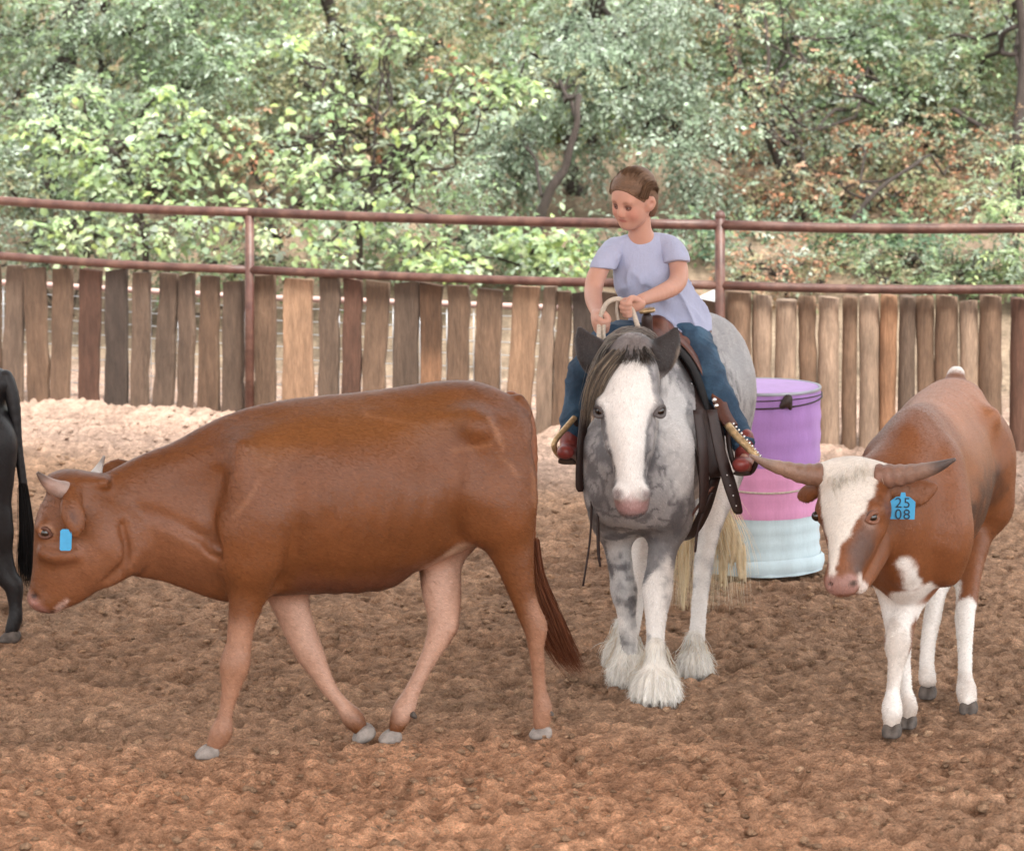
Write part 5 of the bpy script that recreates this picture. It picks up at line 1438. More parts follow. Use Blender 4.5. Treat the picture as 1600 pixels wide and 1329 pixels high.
def bell(cx, Yh, r0, r1, zt):
    b0 = np.array([XW(cx, Yh, 0), Yh, 0])
    B = Body(.007)
    B.chain([(*(b0 + (0, .01, zt)), r0 * .72, r0 * .72), (*(b0 + (0, .01, zt * .66)), r0 * .98, r0 * .98), (*(b0 + (0, -.005, zt * .34)), r0 * .6 + r1 * .38, r0 * .6 + r1 * .38), (*(b0 + (0, -.015, .045)), r1 * .80, r1 * .82), (*(b0 + (0, -.015, .01)), r1 * .86, r1 * .88)], side=(0, 0, 1), k=.02)
    B.plane(b0 + (0, 0, .006), (0, 0, -1))
    def dd(P):
        a = np.arctan2(P[:, 0] - b0[0], P[:, 1] - b0[1])
        fl = sstep(zt, .02, P[:, 2])
        return (.007 * np.sin(a * 17 + 2.5 * fbm(P, 9, 2, 7)) + .005 * np.sin(a * 31 + 4 * fbm(P, 12, 2, 8))) * fl + .006 * fbm(P, 20, 2, 9) * fl
    V, F = B.mesh(dd)
    n = fbm(V * np.array([1, 1, .25]), 60, 2, 5)[:, None]
    C = np.array([.84, .80, .73]) * (1 + .14 * n) * (1 - .12 * sstep(.05, .0, V[:, 2:3]))
    mesh_np('feather', V, F, M['horse'], hs_root, color=np.clip(C, .01, .92))
    fur(hs_root, V, F, C, lambda q: np.stack([(q[:, 0] - b0[0]) * 3, (q[:, 1] - b0[1]) * 3, -np.ones(len(q))], 1), 9000, .035, M['fur'], wid=.0012, lift=.16, seed=int(cx), jit=.25, name='feather_hair')
for cx_, Yh_, r0_, r1_, zt_, n_, s_ in ((979, h1, .046, .085, .20, 900, 31), (1024, h2, .048, .112, .21, 1300, 32), (1085, h3, .042, .078, .15, 700, 33), (972, h4, .042, .09, .17, 700, 34)):
    bell(cx_, Yh_, r0_, r1_, zt_)
    feather(cx_, Yh_, r0_, r1_ * 1.0, zt_ * .9, n_ // 6, s_)
    feather(cx_, Yh_, r0_ * 1.05, r1_ * 1.05, .10, n_ // 5, s_ + 60)
# forelock and mane
dk = [(.06, .05, .045), (.095, .08, .068), (.14, .118, .10), (.24, .20, .165)]
gd = [[W(985 + a, 548, 12.66), W(975 + a * 1.1, 560, 12.60), W(955 + a * 1.1, 585, 12.56), W(936 + a * .8, 625, 12.56), W(924 + a * .5, 668, 12.60)] for a in (-26, -19, -12, -5)]
strands('forelock', gd, 260, .0014, M['hair'], hs_root, .004, .008, 10, .006, col=[(.12, .10, .085), (.20, .17, .14), (.34, .28, .22), (.45, .36, .26)], seed=51)
gd = [[W(990 + a, 545, 12.66), W(990 + a * 1.4, 562, 12.59), W(984 + a * 1.9, 574 - abs(a) * .4, 12.56)] for a in (-14, -6, 4, 12, 20)]
strands('forelock', gd, 300, .0015, M['hair'], hs_root, .006, .012, 8, .006, col=dk, seed=52)
gd = []
for i in range(8):
    t = i / 7
    a = W(985, 533, 12.78) * (1 - t) + np.array(hq(.3, -.02, 1.40)[:3]) * t
    gd.append([a, a + np.array([-.07, -.02, .012]), a + np.array([-.13, -.05, -.08]), a + np.array([-.165 - .02 * t, -.08, -.22]), a + np.array([-.165 - .02 * t, -.10, -.33])])
strands('mane', gd, 700, .0015, M['hair'], hs_root, .010, .016, 10, .010, col=[(.26, .24, .22), (.40, .37, .34), (.34, .3, .26), (.52, .48, .42)], seed=53, lenvar=.4)
gd = [[W(952 + q, 538, 12.80), W(972 + q * .5, 522 + abs(q) * .1, 12.80), W(1000 + q * .4, 522, 12.80), W(1022 + q * .2, 545, 12.82)] for q in (-4, 4, 12, 20, 28)]
strands('mane', gd, 600, .0016, M['hair'], hs_root, .010, .014, 8, .006, col=[(.42, .38, .35), (.30, .27, .25), (.5, .46, .42)], seed=54, lenvar=.3)
# blond tail
gd = []
for i, (xa, xb, xc, ye) in enumerate(((1070, 1052, 1045, 960), (1078, 1070, 1066, 1005), (1085, 1085, 1082, 975), (1092, 1100, 1096, 930), (1100, 1118, 1112, 990), (1106, 1132, 1130, 950), (1110, 1146, 1156, 985), (1112, 1150, 1166, 930))):
    gd.append([np.array(hq(1.52, .012 * (i - 4), 1.15)[:3]), np.array(hq(1.62, .02 * (i - 4), 1.0)[:3]), W(xa, 760, 14.75), W(xb, 845, 14.75), W((xb + xc) / 2, (845 + ye) / 2, 14.75), W(xc, ye, 14.7)])
B = Body(.010)
for gq in gd[1::2]:
    B.chain([(*gq[0], .02, .02), (*gq[1], .03, .03), (*gq[2], .034, .034), (*gq[3], .030, .030), (*gq[4], .020, .020), (*(gq[4] * .5 + gq[5] * .5), .006, .006)], side=(0, 1, 0), k=.05)
V, F = B.mesh(lambda P: .008 * np.sin(P[:, 0] * 210 + 5 * fbm(P, 5, 2, 3)) + .006 * fbm(P * np.array([1, 1, .2]), 40, 2, 4))
mesh_np('tail', V, F, M['horse'], hs_root, color=np.clip(np.array([.74, .62, .42]) * (1 + .3 * fbm(V * np.array([1, 1, .12]), 50, 2, 5)[:, None]), .02, .9))
strands('tail_hair', gd, 1500, .0021, M['hair'], hs_root, .026, .040, 12, .026, col=[(.92, .82, .60), (.93, .88, .74), (.82, .68, .44), (.92, .86, .72)], colvar=.08, seed=55, lenvar=.5)

# ---- saddle -----------------------------------------------------------------------
sad = empty('saddle', hq(.45, 0, 1.40)[:3], 'dark brown leather western saddle with wide stirrups on the grey horse', 'saddle')
def part(name, B_, m, parent, disp=None):
    V, F = B_.mesh(disp)
    return mesh_np(name, V, F, m, parent)
B = Body(.006)     # fork and swells
B.chain([(*W(1012, 535, 13.30), .06, .05), (*W(1040, 540, 13.34), .055, .05), (*W(1068, 545, 13.36), .050, .045), (*W(1074, 562, 13.38), .035, .035)], side=(0, 1, 0), k=.03)
B.chain([(*W(1012, 535, 13.30), .06, .05), (*W(985, 545, 13.32), .05, .045), (*W(968, 565, 13.36), .04, .04)], side=(0, 1, 0), k=.03)
B.chain([(*W(1026, 512, 13.36), .055, .05), (*W(1044, 524, 13.42), .05, .05)], side=(0, 1, 0), k=.03)
part('fork', B, M['leather'], sad)
B = Body(.005)
B.chain([(*W(1011, 530, 13.26), .030, .026), (*W(1011, 508, 13.24), .022, .022), (*W(1011, 496, 13.235), .022, .022)], side=(0, 1, 0), k=.01)
horn_o = part('horn', B, M['darkleather'], sad)
B = Body(.005); B.chain([(*W(1002, 486, 13.22), .012, .03), (*W(1020, 484, 13.22), .012, .03)], side=(0, 1, 0), k=.01)
part('horn_cap', B, M['brass'], horn_o)
B = Body(.008)
B.chain([hq(.50, 0, 1.42, .05, .17), hq(.68, 0, 1.41, .05, .16), hq(.80, 0, 1.42, .05, .14), hq(.86, 0, 1.46, .035, .11)], side=HR, k=.03)
part('seat', B, M['leather'], sad)
def flap(name, stations, m, parent, th=.012, seg=6):
    """leather strap or flap: stations (point, half-width vector)"""
    P = spline([list(p) + list(w) for p, w in stations], seg)
    mb = []
    T = np.gradient(P[:, :3], axis=0); 
    n = len(P); V = []
    for i in range(n):
        c, w = P[i, :3], P[i, 3:6]
        nn = unit(np.cross(T[i], w)) * th / 2
        e = w * .9
        V += [c - w, c - e + nn, c + e + nn, c + w, c + e - nn, c - e - nn]
    F = []
    for i in range(n - 1):
        for j in range(6):
            F.append((i * 6 + j, i * 6 + (j + 1) % 6, (i + 1) * 6 + (j + 1) % 6, (i + 1) * 6 + j))
    F += [tuple(range(5, -1, -1)), tuple((n - 1) * 6 + j for j in range(6))]
    return mesh_np(name, np.array(V), F, m, parent)
def bw(q): return np.array(hq(*q)[:3])
for sgn in (-1, 1):
    # pad, skirt following the barrel
    flap('saddle_pad', [(bw((.52, sgn * .06, 1.415)), HB * .27), (bw((.50, sgn * .150, 1.33)), HB * .26), (bw((.48, sgn * .215, 1.18)), HB * .24), (bw((.47, sgn * .240, 1.02)), HB * .20)], M['cloth_pad'], sad, .03)
    flap('skirt', [(bw((.52, sgn * .07, 1.44)), HB * .22), (bw((.50, sgn * .165, 1.345)), HB * .22), (bw((.48, sgn * .235, 1.20)), HB * .18), (bw((.47, sgn * .262, 1.08)), HB * .12)], M['leather'], sad, .014)
# right (picture) fender, stirrup leather and hanging straps
flap('fender', [(W(1076, 560, 13.30), (.05, .03, 0)), (W(1096, 620, 13.22), (.06, .05, .0)), (W(1112, 680, 13.14), (.055, .05, .0)), (W(1122, 745, 13.08), (.035, .03, 0))], M['darkleather'], sad, .014)
flap('fender', [(W(1118, 600, 13.24), (.028, .01, .0)), (W(1128, 640, 13.18), (.03, .01, .0)), (W(1142, 665, 13.14), (.03, .01, 0))], M['leather'], sad, .016)
st1 = flap('latigo', [(W(1112, 640, 13.02), (.022, .01, 0)), (W(1124, 700, 12.98), (.024, .01, 0)), (W(1140, 755, 12.97), (.028, .01, 0)), (W(1152, 795, 12.97), (.022, .008, 0)), (W(1154, 803, 12.97), (.010, .004, 0))], M['darkleather'], sad, .010)
for py in (742, 758, 774, 790):
    B = Body(.0022); B.ball(W(1136 + (py - 742) * .30, py, 12.955), .004, k=.001); part('hole', B, M['whitesheet'], st1)
flap('hanging_strap', [(W(1090, 640, 13.0), (.020, .01, 0)), (W(1098, 700, 12.96), (.022, .01, 0)), (W(1100, 760, 12.96), (.02, .01, 0)), (W(1096, 800, 12.97), (.012, .006, 0))], M['darkleather'], sad, .01)
flap('cinch', [(W(1118, 745, 13.12), (.022, .01, 0)), (W(1100, 800, 13.14), (.025, .01, 0)), (W(1075, 838, 13.2), (.025, .01, 0)), (W(1040, 845, 13.3), (.025, .01, 0))], M['darkleather'], sad, .012)
flap('saddle_string', [(W(1112, 770, 12.98), (.006, .003, 0)), (W(1092, 820, 12.98), (.005, .003, 0)), (W(1086, 862, 12.98), (.004, .002, 0))], M['darkleather'], sad, .006)
flap('saddle_string', [(W(1114, 760, 12.99), (.006, .003, 0)), (W(1084, 800, 12.98), (.006, .003, 0)), (W(1058, 842, 12.98), (.005, .003, 0))], M['leather'], sad, .006)
# left (picture) leather hanging beside the shoulder
flap('fender', [(W(915, 600, 13.26), (.03, .02, 0)), (W(910, 650, 13.2), (.034, .02, 0)), (W(908, 700, 13.14), (.026, .015, 0))], M['darkleather'], sad, .014)
flap('latigo', [(W(914, 640, 12.98), (.018, .01, 0)), (W(908, 700, 12.95), (.018, .01, 0)), (W(906, 755, 12.95), (.018, .008, 0)), (W(907, 768, 12.95), (.010, .005, 0))], M['darkleather'], sad, .01)
flap('saddle_string', [(W(925, 760, 12.9), (.004, .003, 0)), (W(922, 840, 12.9), (.003, .002, 0)), (W(911, 915, 12.9), (.003, .002, 0))], M['darkleather'], sad, .006)
flap('saddle_string', [(W(934, 800, 12.9), (.004, .003, 0)), (W(935, 860, 12.9), (.006, .004, 0)), (W(938, 885, 12.9), (.003, .002, 0))], M['darkleather'], sad, .006)
# conchos
for q in ((1069, 572, 13.27), (1080, 600, 13.22), (1116, 625, 13.0), (1119, 634, 12.99)):
    B = Body(.003); B.ball(W(*q), .011, .007, side=(0, 1, 0), k=.001); part('concho', B, M['steel'], sad)
# stirrups
def stirrup(parent, pts, wid, m, nm='stirrup'):
    P = spline(pts, 6)
    V, F = tube_geo(P, wid, 10, True, 1.0)
    return mesh_np(nm, V, F, m, parent)
stirrup(sad, [W(898, 652, 13.10), W(884, 668, 13.06), W(868, 688, 13.02), W(867, 702, 13.02), W(880, 716, 13.04), W(900, 722, 13.1)], .012, M['brass'])
stirrup(sad, [W(898, 652, 13.14), W(903, 690, 13.16), W(900, 722, 13.14)], .012, M['darkleather'])
s2 = stirrup(sad, [W(1137, 664, 13.06), W(1150, 680, 13.02), W(1166, 696, 12.99), W(1178, 708, 12.97), W(1184, 716, 12.97)], .017, M['brass'])
stirrup(sad, [W(1137, 664, 13.16), W(1140, 700, 13.16), W(1150, 730, 13.12), W(1172, 738, 13.04), W(1184, 718, 12.98)], .011, M['darkleather'])
for i in range(11):
    t = i / 10
    B = Body(.0025); B.ball(W(1141 + 42 * t, 666 + 50 * t, 13.045 - .085 * t) + np.array([.012, -.01, .012]), .0065, k=.001); part('stud', B, M['steel'], s2)
# breast strap across the shoulder
flap('breast_strap', [(W(1052, 640, 12.99), (.002, .0, .022)), (W(1084, 700, 12.98), (.0, .0, .022)), (W(1098, 770, 13.0), (.0, .0, .02))], M['darkleather'], sad, .012)

# ---- reins -----------------------------------------------------------------------
rein = empty('reins', W(960, 490, 13.05), 'pale rope reins looped up through the child\'s hands to the horse\'s neck', 'reins')
def rope(pts, r, name='rope', m=None, parent=None):
    P = spline(pts, 8); V, F = tube_geo(P, r, 8)
    return mesh_np(name, V, F, m or M['rope'], parent)
rope([W(938, 548, 12.90), W(936, 525, 12.96), W(937, 505, 13.03), W(941, 487, 13.03), W(950, 472, 13.03), W(966, 467, 13.04), W(978, 474, 13.05), W(988, 485, 13.05), W(995, 505, 13.02), W(1003, 530, 12.96)], .0105, parent=rein)
rope([W(943, 548, 12.93), W(943, 520, 12.99), W(944, 500, 13.03)], .009, parent=rein)
rope([W(965, 470, 13.05), W(964, 485, 13.06), W(966, 500, 13.06)], .007, parent=rein)

# ================================================================== THE RIDER
per = empty('person', W(1040, 520, 13.5), 'child in a light blue T-shirt, jeans and red boots riding the grey horse, looking down', 'person')
sk = (0.52, 0.295, 0.225)
px0 = FPX
# head frame
hf = unit((-.60, -.74, -.30)); 
hs_ = unit(np.cross(hf, (0.10, 0, 1.0))); hs_ = -hs_ if hs_[0] < 0 else hs_        # towards the right of the picture
hu = unit(np.cross(hs_, hf)); hu = -hu if hu[2] < 0 else hu
HC = W(989, 310, 13.38); HS = .86
def hd(f, s, u): return HC + (hf * f + hs_ * s + hu * u) * HS
def hdp(f, s, u, a, b): return (*hd(f, s, u), a * HS, b * HS)
def hball(c, a, b=None, **kw): B.ball(c, a * HS, (b or a) * HS, **kw)
B = Body(.0048)
B.chain([hdp(-.028, 0, .040, .100, .094), hdp(.004, 0, .036, .098, .088)], side=hs_, k=.02)
B.chain([hdp(.028, 0, .01, .072, .080), hdp(.040, 0, -.045, .058, .066), hdp(.052, 0, -.085, .040, .045)], side=hs_, k=.03)
hball(hd(.072, 0, -.108), .024, .028, side=hs_, k=.025)
for s in (-1, 1):
    hball(hd(.058, s * .040, -.050), .036, k=.03)           # cheeks
    B.chain([hdp(-.005, s * .062, -.055, .026, .022), hdp(.030, s * .050, -.090, .022, .020), hdp(.060, s * .018, -.112, .018, .018)], side=hs_, k=.03)
    B.chain([hdp(.090, s * .014, .014, .010, .014), hdp(.088, s * .042, .016, .010, .014)], side=hs_, k=.02)   # brow
    hball(hd(.110, s * .034, -.008), .014, .020, side=hs_, k=.02, cut=True)
    hball(hd(.108, s * .012, -.050), .008, k=.008)           # nostril wing
    # ear
    B.chain([hdp(.004, s * .094, -.038, .018, .010), hdp(-.002, s * .104, -.014, .026, .010), hdp(-.002, s * .104, .006, .020, .009)], side=unit(hs_ + hf * .4 * s), k=.010)
    hball(hd(.006, s * .113, -.010), .013, .007, side=hs_, k=.006, cut=True)
B.chain([hdp(.096, 0, .004, .010, .011), hdp(.108, 0, -.020, .011, .012), hdp(.116, 0, -.044, .012, .014)], side=hs_, k=.014)
hball(hd(.094, 0, -.072), .012, .026, side=hs_, k=.012)
hball(hd(.098, 0, -.071), .0065, .022, side=hs_, k=.008)
hball(hd(.094, 0, -.086), .0075, .018, side=hs_, k=.008)
B.chain([hdp(.105, -.020, -.0835, .0024, .003), hdp(.110, 0, -.0785, .0024, .003), hdp(.105, .020, -.0835, .0024, .003)], side=hu, k=.004, cut=True)
# neck, trunk
B.chain([(*hd(-.035, .0, -.05), .048, .048), (*W(1000, 360, 13.43), .046, .047), (*W(1003, 378, 13.46), .058, .062)], side=(1, 0, 0), k=.02)
B.chain([(*W(1003, 392, 13.47), .062, .11), (*W(1014, 430, 13.48), .075, .115), (*W(1030, 470, 13.50), .075, .11), (*W(1048, 505, 13.52), .085, .12)], side=(1, 0, 0), k=.03)
# arms
def limb_(pts, k=.02): B.chain([(*W(x, y, Y), r, r) for x, y, Y, r in pts], side=(0, 1, 0), k=k)
limb_([(962, 392, 13.46, .028), (946, 407, 13.42, .034), (932, 432, 13.38, .039), (927, 455, 13.33, .036), (928, 470, 13.26, .034), (932, 485, 13.17, .026), (935, 492, 13.12, .024)])
limb_([(1042, 392, 13.46, .030), (1057, 407, 13.42, .036), (1061, 430, 13.36, .038), (1054, 446, 13.30, .037), (1034, 457, 13.22, .033), (1012, 465, 13.16, .026), (1000, 469, 13.12, .023)])
def hand(c, n, g, p, sc=1.0, curl=1.0):
    """c palm centre, n wrist->knuckles, g towards the thumb, p palm normal (the side the fingers close on)"""
    n = unit(n); g = unit(g - n * (np.dot(g, n))); p = unit(np.cross(n, g)) * (1 if np.dot(np.cross(n, g), p) > 0 else -1)
    c = np.array(c)
    def q(a, b, d, r, r2=None): return (*(c + (n * a + g * b + p * d) * sc), r * sc, (r2 or r) * sc)
    B.chain([q(-.035, 0, 0, .020, .024), q(-.005, 0, 0, .019, .032), q(.022, 0, 0, .016, .034)], side=g, k=.012)
    ln = (1.0, 1.08, 1.0, .82)
    for i in range(4):
        o = .028 - .0185 * i
        l = ln[i]
        B.chain([q(.020, o, 0, .0100), q(.040 * l, o * 1.02, .006, .0100), q(.050 * l, o, .022, .0092), q(.038 * l, o * .95, .040, .0085), q(.018, o * .9, .040, .0075)], side=(0, 0, 1), k=.003, m=3)
    B.chain([q(-.018, .024, .008, .014), q(.006, .040, .018, .0125), q(.024, .040, .032, .0105), q(.036, .030, .044, .0085)], side=(0, 0, 1), k=.006, m=3)
RH = W(937, 500, 13.06); LH = W(984, 478, 13.07)
hand(RH - np.array([.012, -.01, 0]), (.05, -.75, -.45), np.array([0.1, -.45, .9]), np.array([1.0, 0, 0]), 1.05)
hand(LH + np.array([.012, .0, .004]), (-1, -.22, -.12), np.array([-.1, -.35, .95]), np.array([-.05, .95, .3]) * -1, 1.0)
# legs inside the jeans, feet inside the boots
KR = W(1112, 600, 13.28); KL = W(905, 592, 13.22)
for pts in ([(1070, 520, 13.50, .055), (1092, 556, 13.38, .05), (1112, 598, 13.28, .042), (1128, 630, 13.26, .036), (1144, 660, 13.24, .030), (1160, 690, 13.20, .026), (1163, 712, 13.16, .022), (1160, 722, 13.02, .016)],
            [(1015, 520, 13.50, .055), (960, 530, 13.36, .045), (912, 580, 13.24, .038), (902, 620, 13.22, .032), (895, 650, 13.20, .028), (893, 672, 13.18, .026), (890, 698, 13.15, .022), (885, 704, 13.02, .016)]):
    B.chain([(*W(x, y, Y), r, r) for x, y, Y, r in pts], side=(1, 0, 0), k=.03)
V, F = B.mesh()
C = np.tile(np.array(sk), (len(V), 1)) * (1 + .05 * fbm(V, 12, 2, 3))[:, None]
P_ = lambda f, s, u, a, b: [hdp(f, s, u, a, b)]
paint(C, V, (.50, .20, .155), P_(.075, .048, -.045, .035, .03), hs_, .02, .004, 20, alpha=.55)
paint(C, V, (.50, .20, .155), P_(.075, -.048, -.045, .035, .03), hs_, .02, .004, 20, alpha=.55)
paint(C, V, (.48, .20, .15), P_(.118, 0, -.045, .016, .018), hs_, .012, .002, 20, alpha=.5)
paint(C, V, (.36, .11, .10), [hdp(.107, -.018, -.078, .007, .010), hdp(.110, 0, -.078, .009, .012), hdp(.107, .018, -.078, .007, .010)], hs_, .004, .001, 30, alpha=.85)
paint(C, V, (.16, .06, .05), [hdp(.106, -.021, -.084, .002, .002), hdp(.111, 0, -.0785, .002, .002), hdp(.106, .021, -.084, .002, .002)], hs_, .003, 0, 30, alpha=.8)
for s in (-1, 1):
    paint(C, V, (.15, .07, .045), [hdp(.098, s * .014, .014, .006, .005), hdp(.099, s * .032, .020, .006, .006), hdp(.088, s * .054, .016, .005, .006)], hs_, .005, .001, 30, alpha=.85)
    paint(C, V, (.15, .07, .055), [hdp(.094, s * .033, -.006, .012, .020)], hs_, .008, .001, 30, alpha=.8)  # shadow in the eye sockets painted into the skin
    paint(C, V, (.45, .17, .13), [hdp(-.005, s * .098, -.010, .02, .012)], hs_, .01, .001, 30, alpha=.5)
paint(C, V, (.58, .33, .25), [(*W(930, 440, 13.36), .07, .07)], (0, 1, 0), .05, .0, 8, alpha=.3)
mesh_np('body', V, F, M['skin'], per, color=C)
for s in (-1, 1):
    e = eye(per, hd(.080, s * .034, -.010), .0128, 'eye', M['eyewhite'])
    eye(e, hd(.0865, s * .034 - .003, -.013), .0086, 'iris', M['eye'])
    lids(e, hd(.080, s * .034, -.010), hf + hs_ * s * .22, hs_, .0130, (.17, .08, .06), M['skin'], lo=.62, open_=.55, res=.0016, th=.9)  # lid colour darkened to carry the same painted socket shadow
# hair: a cap pulled back behind the ears, with strands over it
B = Body(.005)
B.chain([hdp(-.030, 0, .046, .107, .104), hdp(-.002, 0, .044, .105, .103)], side=hs_, k=.01)
B.chain([hdp(-.06, .0, .0, .07, .085), hdp(-.065, 0, -.04, .05, .070)], side=hs_, k=.03)
B.chain([hdp(.112, 0, -.035, .108, .098), hdp(.112, 0, -.10, .108, .110)], side=hs_, k=.010, cut=True)
B.chain([hdp(-.045, .070, -.02, .035, .030), hdp(-.055, .065, -.065, .028, .026), hdp(-.055, .060, -.095, .016, .016)], side=hs_, k=.03)
V, F = B.mesh()
hair = mesh_np('hair', V, F, mat('hair_cap', (.15, .085, .048), .55, var=.3, vscale=20, vstretch=(1, 1, 5), bump=.5, bscale=120), per)
gd = []
for a in np.linspace(-1.4, 1.4, 15):
    s0 = math.sin(a); g0 = 1.035
    gd.append([hd((.066 * math.cos(a) + .014) * g0, .100 * s0 * g0, .086 - .060 * abs(s0) ** 1.5), hd(.03 * math.cos(a) - .01, .103 * s0 * g0, .142 - .075 * abs(s0) ** 2), hd(-.065, .100 * s0 * g0, .134 - .095 * abs(s0) ** 2), hd(-.118 * (1 - .42 * abs(s0)), .082 * s0, .07 - .07 * abs(s0)), hd(-.128 * (1 - .42 * abs(s0)), .07 * s0, .01 - .04 * abs(s0))])
strands('hair_strands', gd, 4200, .0011, M['hair'], hair, .0035, .0045, 10, .003, col=[(.16, .09, .05), (.13, .07, .038), (.22, .13, .075), (.30, .185, .11)], seed=61, lenvar=.1)
# shirt
B = Body(.0058)
B.chain([(*W(1002, 385, 13.455), .055, .080), (*W(1005, 402, 13.465), .080, .122), (*W(1013, 430, 13.475), .096, .145), (*W(1026, 462, 13.49), .100, .144), (*W(1040, 488, 13.51), .104, .146), (*W(1052, 512, 13.52), .108, .150)], side=(1, 0, 0), k=.03)
B.chain([(*W(975, 386, 13.45), .035, .050), (*W(1030, 382, 13.46), .038, .050)], side=(0, 0, 1), k=.03)
B.chain([(*W(1078, 492, 13.50), .055, .05), (*W(1078, 518, 13.50), .055, .05)], side=(0, 1, 0), k=.04)
# neckline, sleeve ends and hem
B.ball(W(994, 356, 13.36), .072, .080, side=(1, 0, 0), k=.006, cut=True)
hemP = W(1050, 512, 13.4)
B.plane(hemP, unit((.10, -.12, -1)))
def folds(P):
    d = P - W(1010, 400, 13.4)
    r = np.linalg.norm(d[:, [0, 2]], axis=1)
    a = np.arctan2(d[:, 0], -d[:, 2])
    rg = 1 - np.abs(fbm(P * np.array([1, 1, .55]) + np.array([P[:, 2] * .5, 0 * P[:, 2], 0 * P[:, 2]]).T, 7, 2, 94)) * 2.4
    rg2 = 1 - np.abs(fbm(P * np.array([.6, 1, 1.3]), 8, 2, 98)) * 2.4
    return -.020 * np.clip(rg, 0, 1) ** 3 - .016 * np.clip(rg2, 0, 1) ** 3 * sstep(1.62, 1.48, P[:, 2]) + .004 * fbm(P * np.array([1, 1, .4]), 12, 2, 91) + .011 * np.sin(a * 9 + 3 * fbm(P, 6, 2, 92)) * sstep(.02, .2, r) * sstep(.75, .2, np.abs(a)) + .003 * np.sin(P[:, 2] * 95 + P[:, 0] * 55 + 3 * fbm(P, 9, 2, 93)) * sstep(1.52, 1.42, P[:, 2])
V, F = B.mesh(folds)
shirt = mesh_np('shirt', V, F, M['shirt'], per)
for pts, cp, cn in (([(978, 383, 13.46, .038), (963, 389, 13.45, .045), (951, 402, 13.42, .050), (943, 418, 13.40, .052), (938, 436, 13.385, .053)], W(940, 419, 13.4), (-.12, -.1, -1)),
                    ([(1030, 379, 13.46, .040), (1045, 385, 13.45, .047), (1054, 397, 13.42, .052), (1058, 411, 13.395, .054), (1060, 428, 13.37, .054)], W(1058, 409, 13.38), (.05, -.3, -1))):
    B = Body(.005)
    B.chain([(*W(x, y, Y), r, r) for x, y, Y, r in pts], side=(0, 1, 0), k=.02)
    B.plane(cp, cn)
    V, F = B.mesh(lambda P: .003 * fbm(P, 22, 2, 97) - .007 * np.clip(1 - np.abs(fbm(P * np.array([1, 1, .7]), 12, 2, 99)) * 2.6, 0, 1) ** 2)
    mesh_np('sleeve', V, F, M['shirt'], shirt)
# collar band
ca = [W(994 + 26 * math.cos(t) + 2, 364 - 15 * math.sin(t) * (1 if math.sin(t) < 0 else .35), 13.40 + .07 * max(0, math.sin(t)) - .03 * max(0, -math.sin(t))) for t in np.linspace(0, 2 * math.pi, 25)]
# jeans
B = Body(.0062)
B.chain([(*W(1045, 508, 13.52), .098, .125), (*W(1045, 528, 13.52), .10, .14)], side=(1, 0, 0), k=.03)
def jl(pts): B.chain([(*W(x, y, Y), a, b) for x, y, Y, a, b in pts], side=(1, 0, 0), k=.04)
jl([(1070, 520, 13.50, .085, .09), (1092, 556, 13.38, .078, .078), (1112, 598, 13.28, .068, .066), (1128, 630, 13.26, .060, .058), (1144, 660, 13.24, .054, .052), (1160, 690, 13.20, .056, .052)])
jl([(1015, 520, 13.50, .085, .09), (960, 530, 13.36, .075, .075), (912, 580, 13.24, .064, .060), (902, 620, 13.22, .055, .050), (895, 650, 13.20, .050, .046), (893, 672, 13.18, .052, .048)])
B.plane(W(1050, 504, 13.4), unit((0, 0, 1)))
V, F = B.mesh(lambda P: -.009 * np.clip(1 - np.abs(fbm(P * np.array([.7, 1, 1.5]), 10, 2, 90)) * 2.5, 0, 1) ** 3 + .004 * fbm(P * np.array([1, 1, 1.6]), 17, 2, 95) + .004 * np.sin(P[:, 2] * 120 + P[:, 0] * 60 + 4 * fbm(P, 8, 2, 96)) * sstep(1.05, .9, P[:, 2]))
mesh_np('jeans', V, F, M['denim'], per)
# boots
for (x, y, Y, tx, ty, tY) in ((1163, 706, 13.17, 1158, 728, 12.93), (890, 690, 13.16, 884, 708, 12.93)):
    B = Body(.005)
    B.chain([(*W(x, y - 22, Y + .02), .042, .040), (*W(x, y, Y), .040, .038), (*W(x, y + 14, Y - .02), .038, .036)], side=(1, 0, 0), k=.02)
    B.chain([(*W(x, y + 18, Y + .01), .034, .034), (*W((x + tx) / 2, (y + ty) / 2 + 10, (Y + tY) / 2), .036, .042), (*W(tx, ty - 2, tY), .030, .036)], side=(1, 0, 0), k=.02)
    B.plane(W(x, y + 30, Y), (0, 0, -1)) if False else None
    V, F = B.mesh(); bo = mesh_np('boot', V, F, M['boot'], per)
    B = Body(.005)
    B.chain([(*(W(x, y + 18, Y + .01) - [0, 0, .036]), .008, .032), (*(W((x + tx) / 2, (y + ty) / 2 + 10, (Y + tY) / 2) - [0, 0, .036]), .007, .040), (*(W(tx, ty - 2, tY) - [0, 0, .030]), .006, .034)], side=(1, 0, 0), k=.01)
    V, F = B.mesh(); mesh_np('sole', V, F, M['darkleather'], bo)

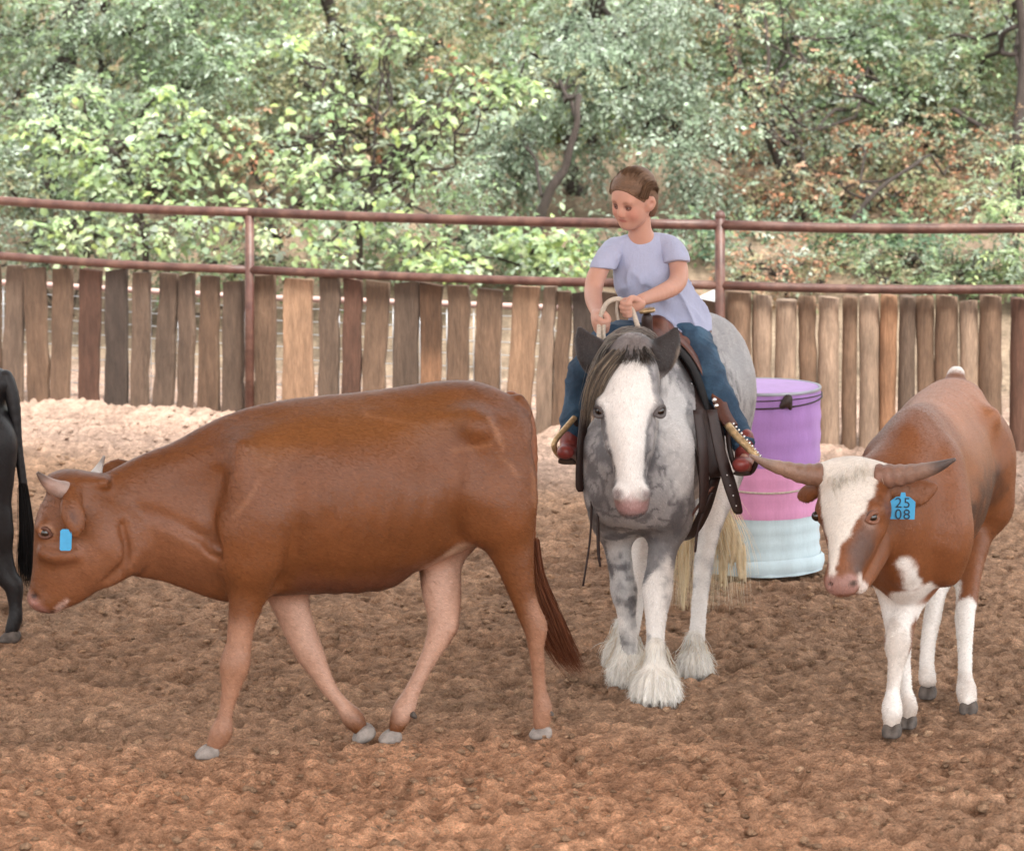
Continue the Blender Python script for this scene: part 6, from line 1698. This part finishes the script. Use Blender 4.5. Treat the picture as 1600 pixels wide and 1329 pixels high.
# ================================================================== THE BARREL
bx0, by0 = XW(1186, 15.62, 0), 15.62
bar = empty('barrel', (bx0, by0, 0), 'upright barrel in a purple, pink and pale blue cloth cover beside the horse', 'barrel')
RB, HBt = 0.292, 0.915
def lathe(name, prof, m, parent, cx, cy, n=64, wob=0, seed=0, color=None, skew=None, smooth=True):
    V, F = [], []
    for i, (r, z) in enumerate(prof):
        for j in range(n):
            a = j / n * 2 * math.pi
            rr = r + wob * (math.sin(a * 5 + seed) * .5 + math.sin(a * 11 + seed * 2 + z * 9) * .35 + math.sin(a * 17 + z * 14) * .25) if wob else r
            z2 = z + (skew(a, z) if skew else 0)
            V.append((cx + rr * math.cos(a), cy + rr * math.sin(a), z2))
    for i in range(len(prof) - 1):
        for j in range(n):
            F.append((i * n + j, i * n + (j + 1) % n, (i + 1) * n + (j + 1) % n, (i + 1) * n + j))
    return mesh_np(name, np.array(V), F, m, parent, color=color, smooth=smooth)
mk = lambda nm, c: mat(nm, c, .9, var=.09, vscale=6, vstretch=(2, 2, .8), bump=.15, bscale=16, bstretch=(2, 2, .4), bdist=.02, fine=(220, .05), sheen=.2)
purple, pink, pale_blue = mk('purple_cloth', (.38, .21, .52)), mk('pink_cloth', (.68, .31, .53)), mk('pale_blue_cloth', (.55, .70, .76))
def zig(z0, z1, n, r=RB, fl=0): return [(r + fl * (1 - k / (n - 1)) ** 3 + .003 * math.sin(k * 1.7), z0 + (z1 - z0) * k / (n - 1)) for k in range(n)]
lathe('purple_band', zig(.545, HBt - .015, 14), purple, bar, bx0, by0, wob=.004, seed=1)
lathe('pink_band', zig(.290, .546, 12), pink, bar, bx0, by0, wob=.0045, seed=2)
lathe('blue_band', zig(.012, .291, 16, fl=.022), pale_blue, bar, bx0, by0, wob=.006, seed=3)
lathe('hem', [(RB + .014, .075), (RB + .030, .06), (RB + .033, .03), (RB + .026, .008)], pale_blue, bar, bx0, by0, wob=.009, seed=4, skew=lambda a, z: -.02 * math.cos(a - 2.2))
lathe('lid', [(RB + .003, HBt - .016), (RB + .005, HBt - .004), (RB + .002, HBt), (RB - .006, HBt - .001), (RB - .009, HBt - .008)], M['barrel_metal'], bar, bx0, by0)
lathe('lid_cloth', [(RB - .010, HBt - .004), (RB * .6, HBt - .001), (.002, HBt - .001)], purple, bar, bx0, by0)
def ring(z0, dz, ph, r, rad=RB + .008, a0=0, a1=2 * math.pi, name='cord', m=None):
    pts = [np.array([bx0 + rad * math.cos(a), by0 + rad * math.sin(a), z0 + dz * math.sin(a + ph)]) for a in np.linspace(a0, a1, 40)]
    V, F = tube_geo(pts, r, 6); return mesh_np(name, V, F, m or M['darkleather'], bar)
ring(HBt - .055, .022, .4, .004); ring(HBt - .045, .012, 2.2, .003)
ring(.47, .045, -.1, .0055, m=M['rope'])
kn = np.array([bx0 + .10, by0 - math.sqrt(RB ** 2 - .01) - .012, HBt - .045])
B = Body(.004)
B.chain([(*(kn + [-.02, 0, -.02]), .014, .014), (*kn, .022, .02), (*(kn + [.012, 0, .02]), .016, .014), (*(kn + [.02, 0, -.03]), .010, .01)], side=(0, 1, 0), k=.01)
V, F = B.mesh(); mesh_np('knot', V, F, M['darkleather'], bar)
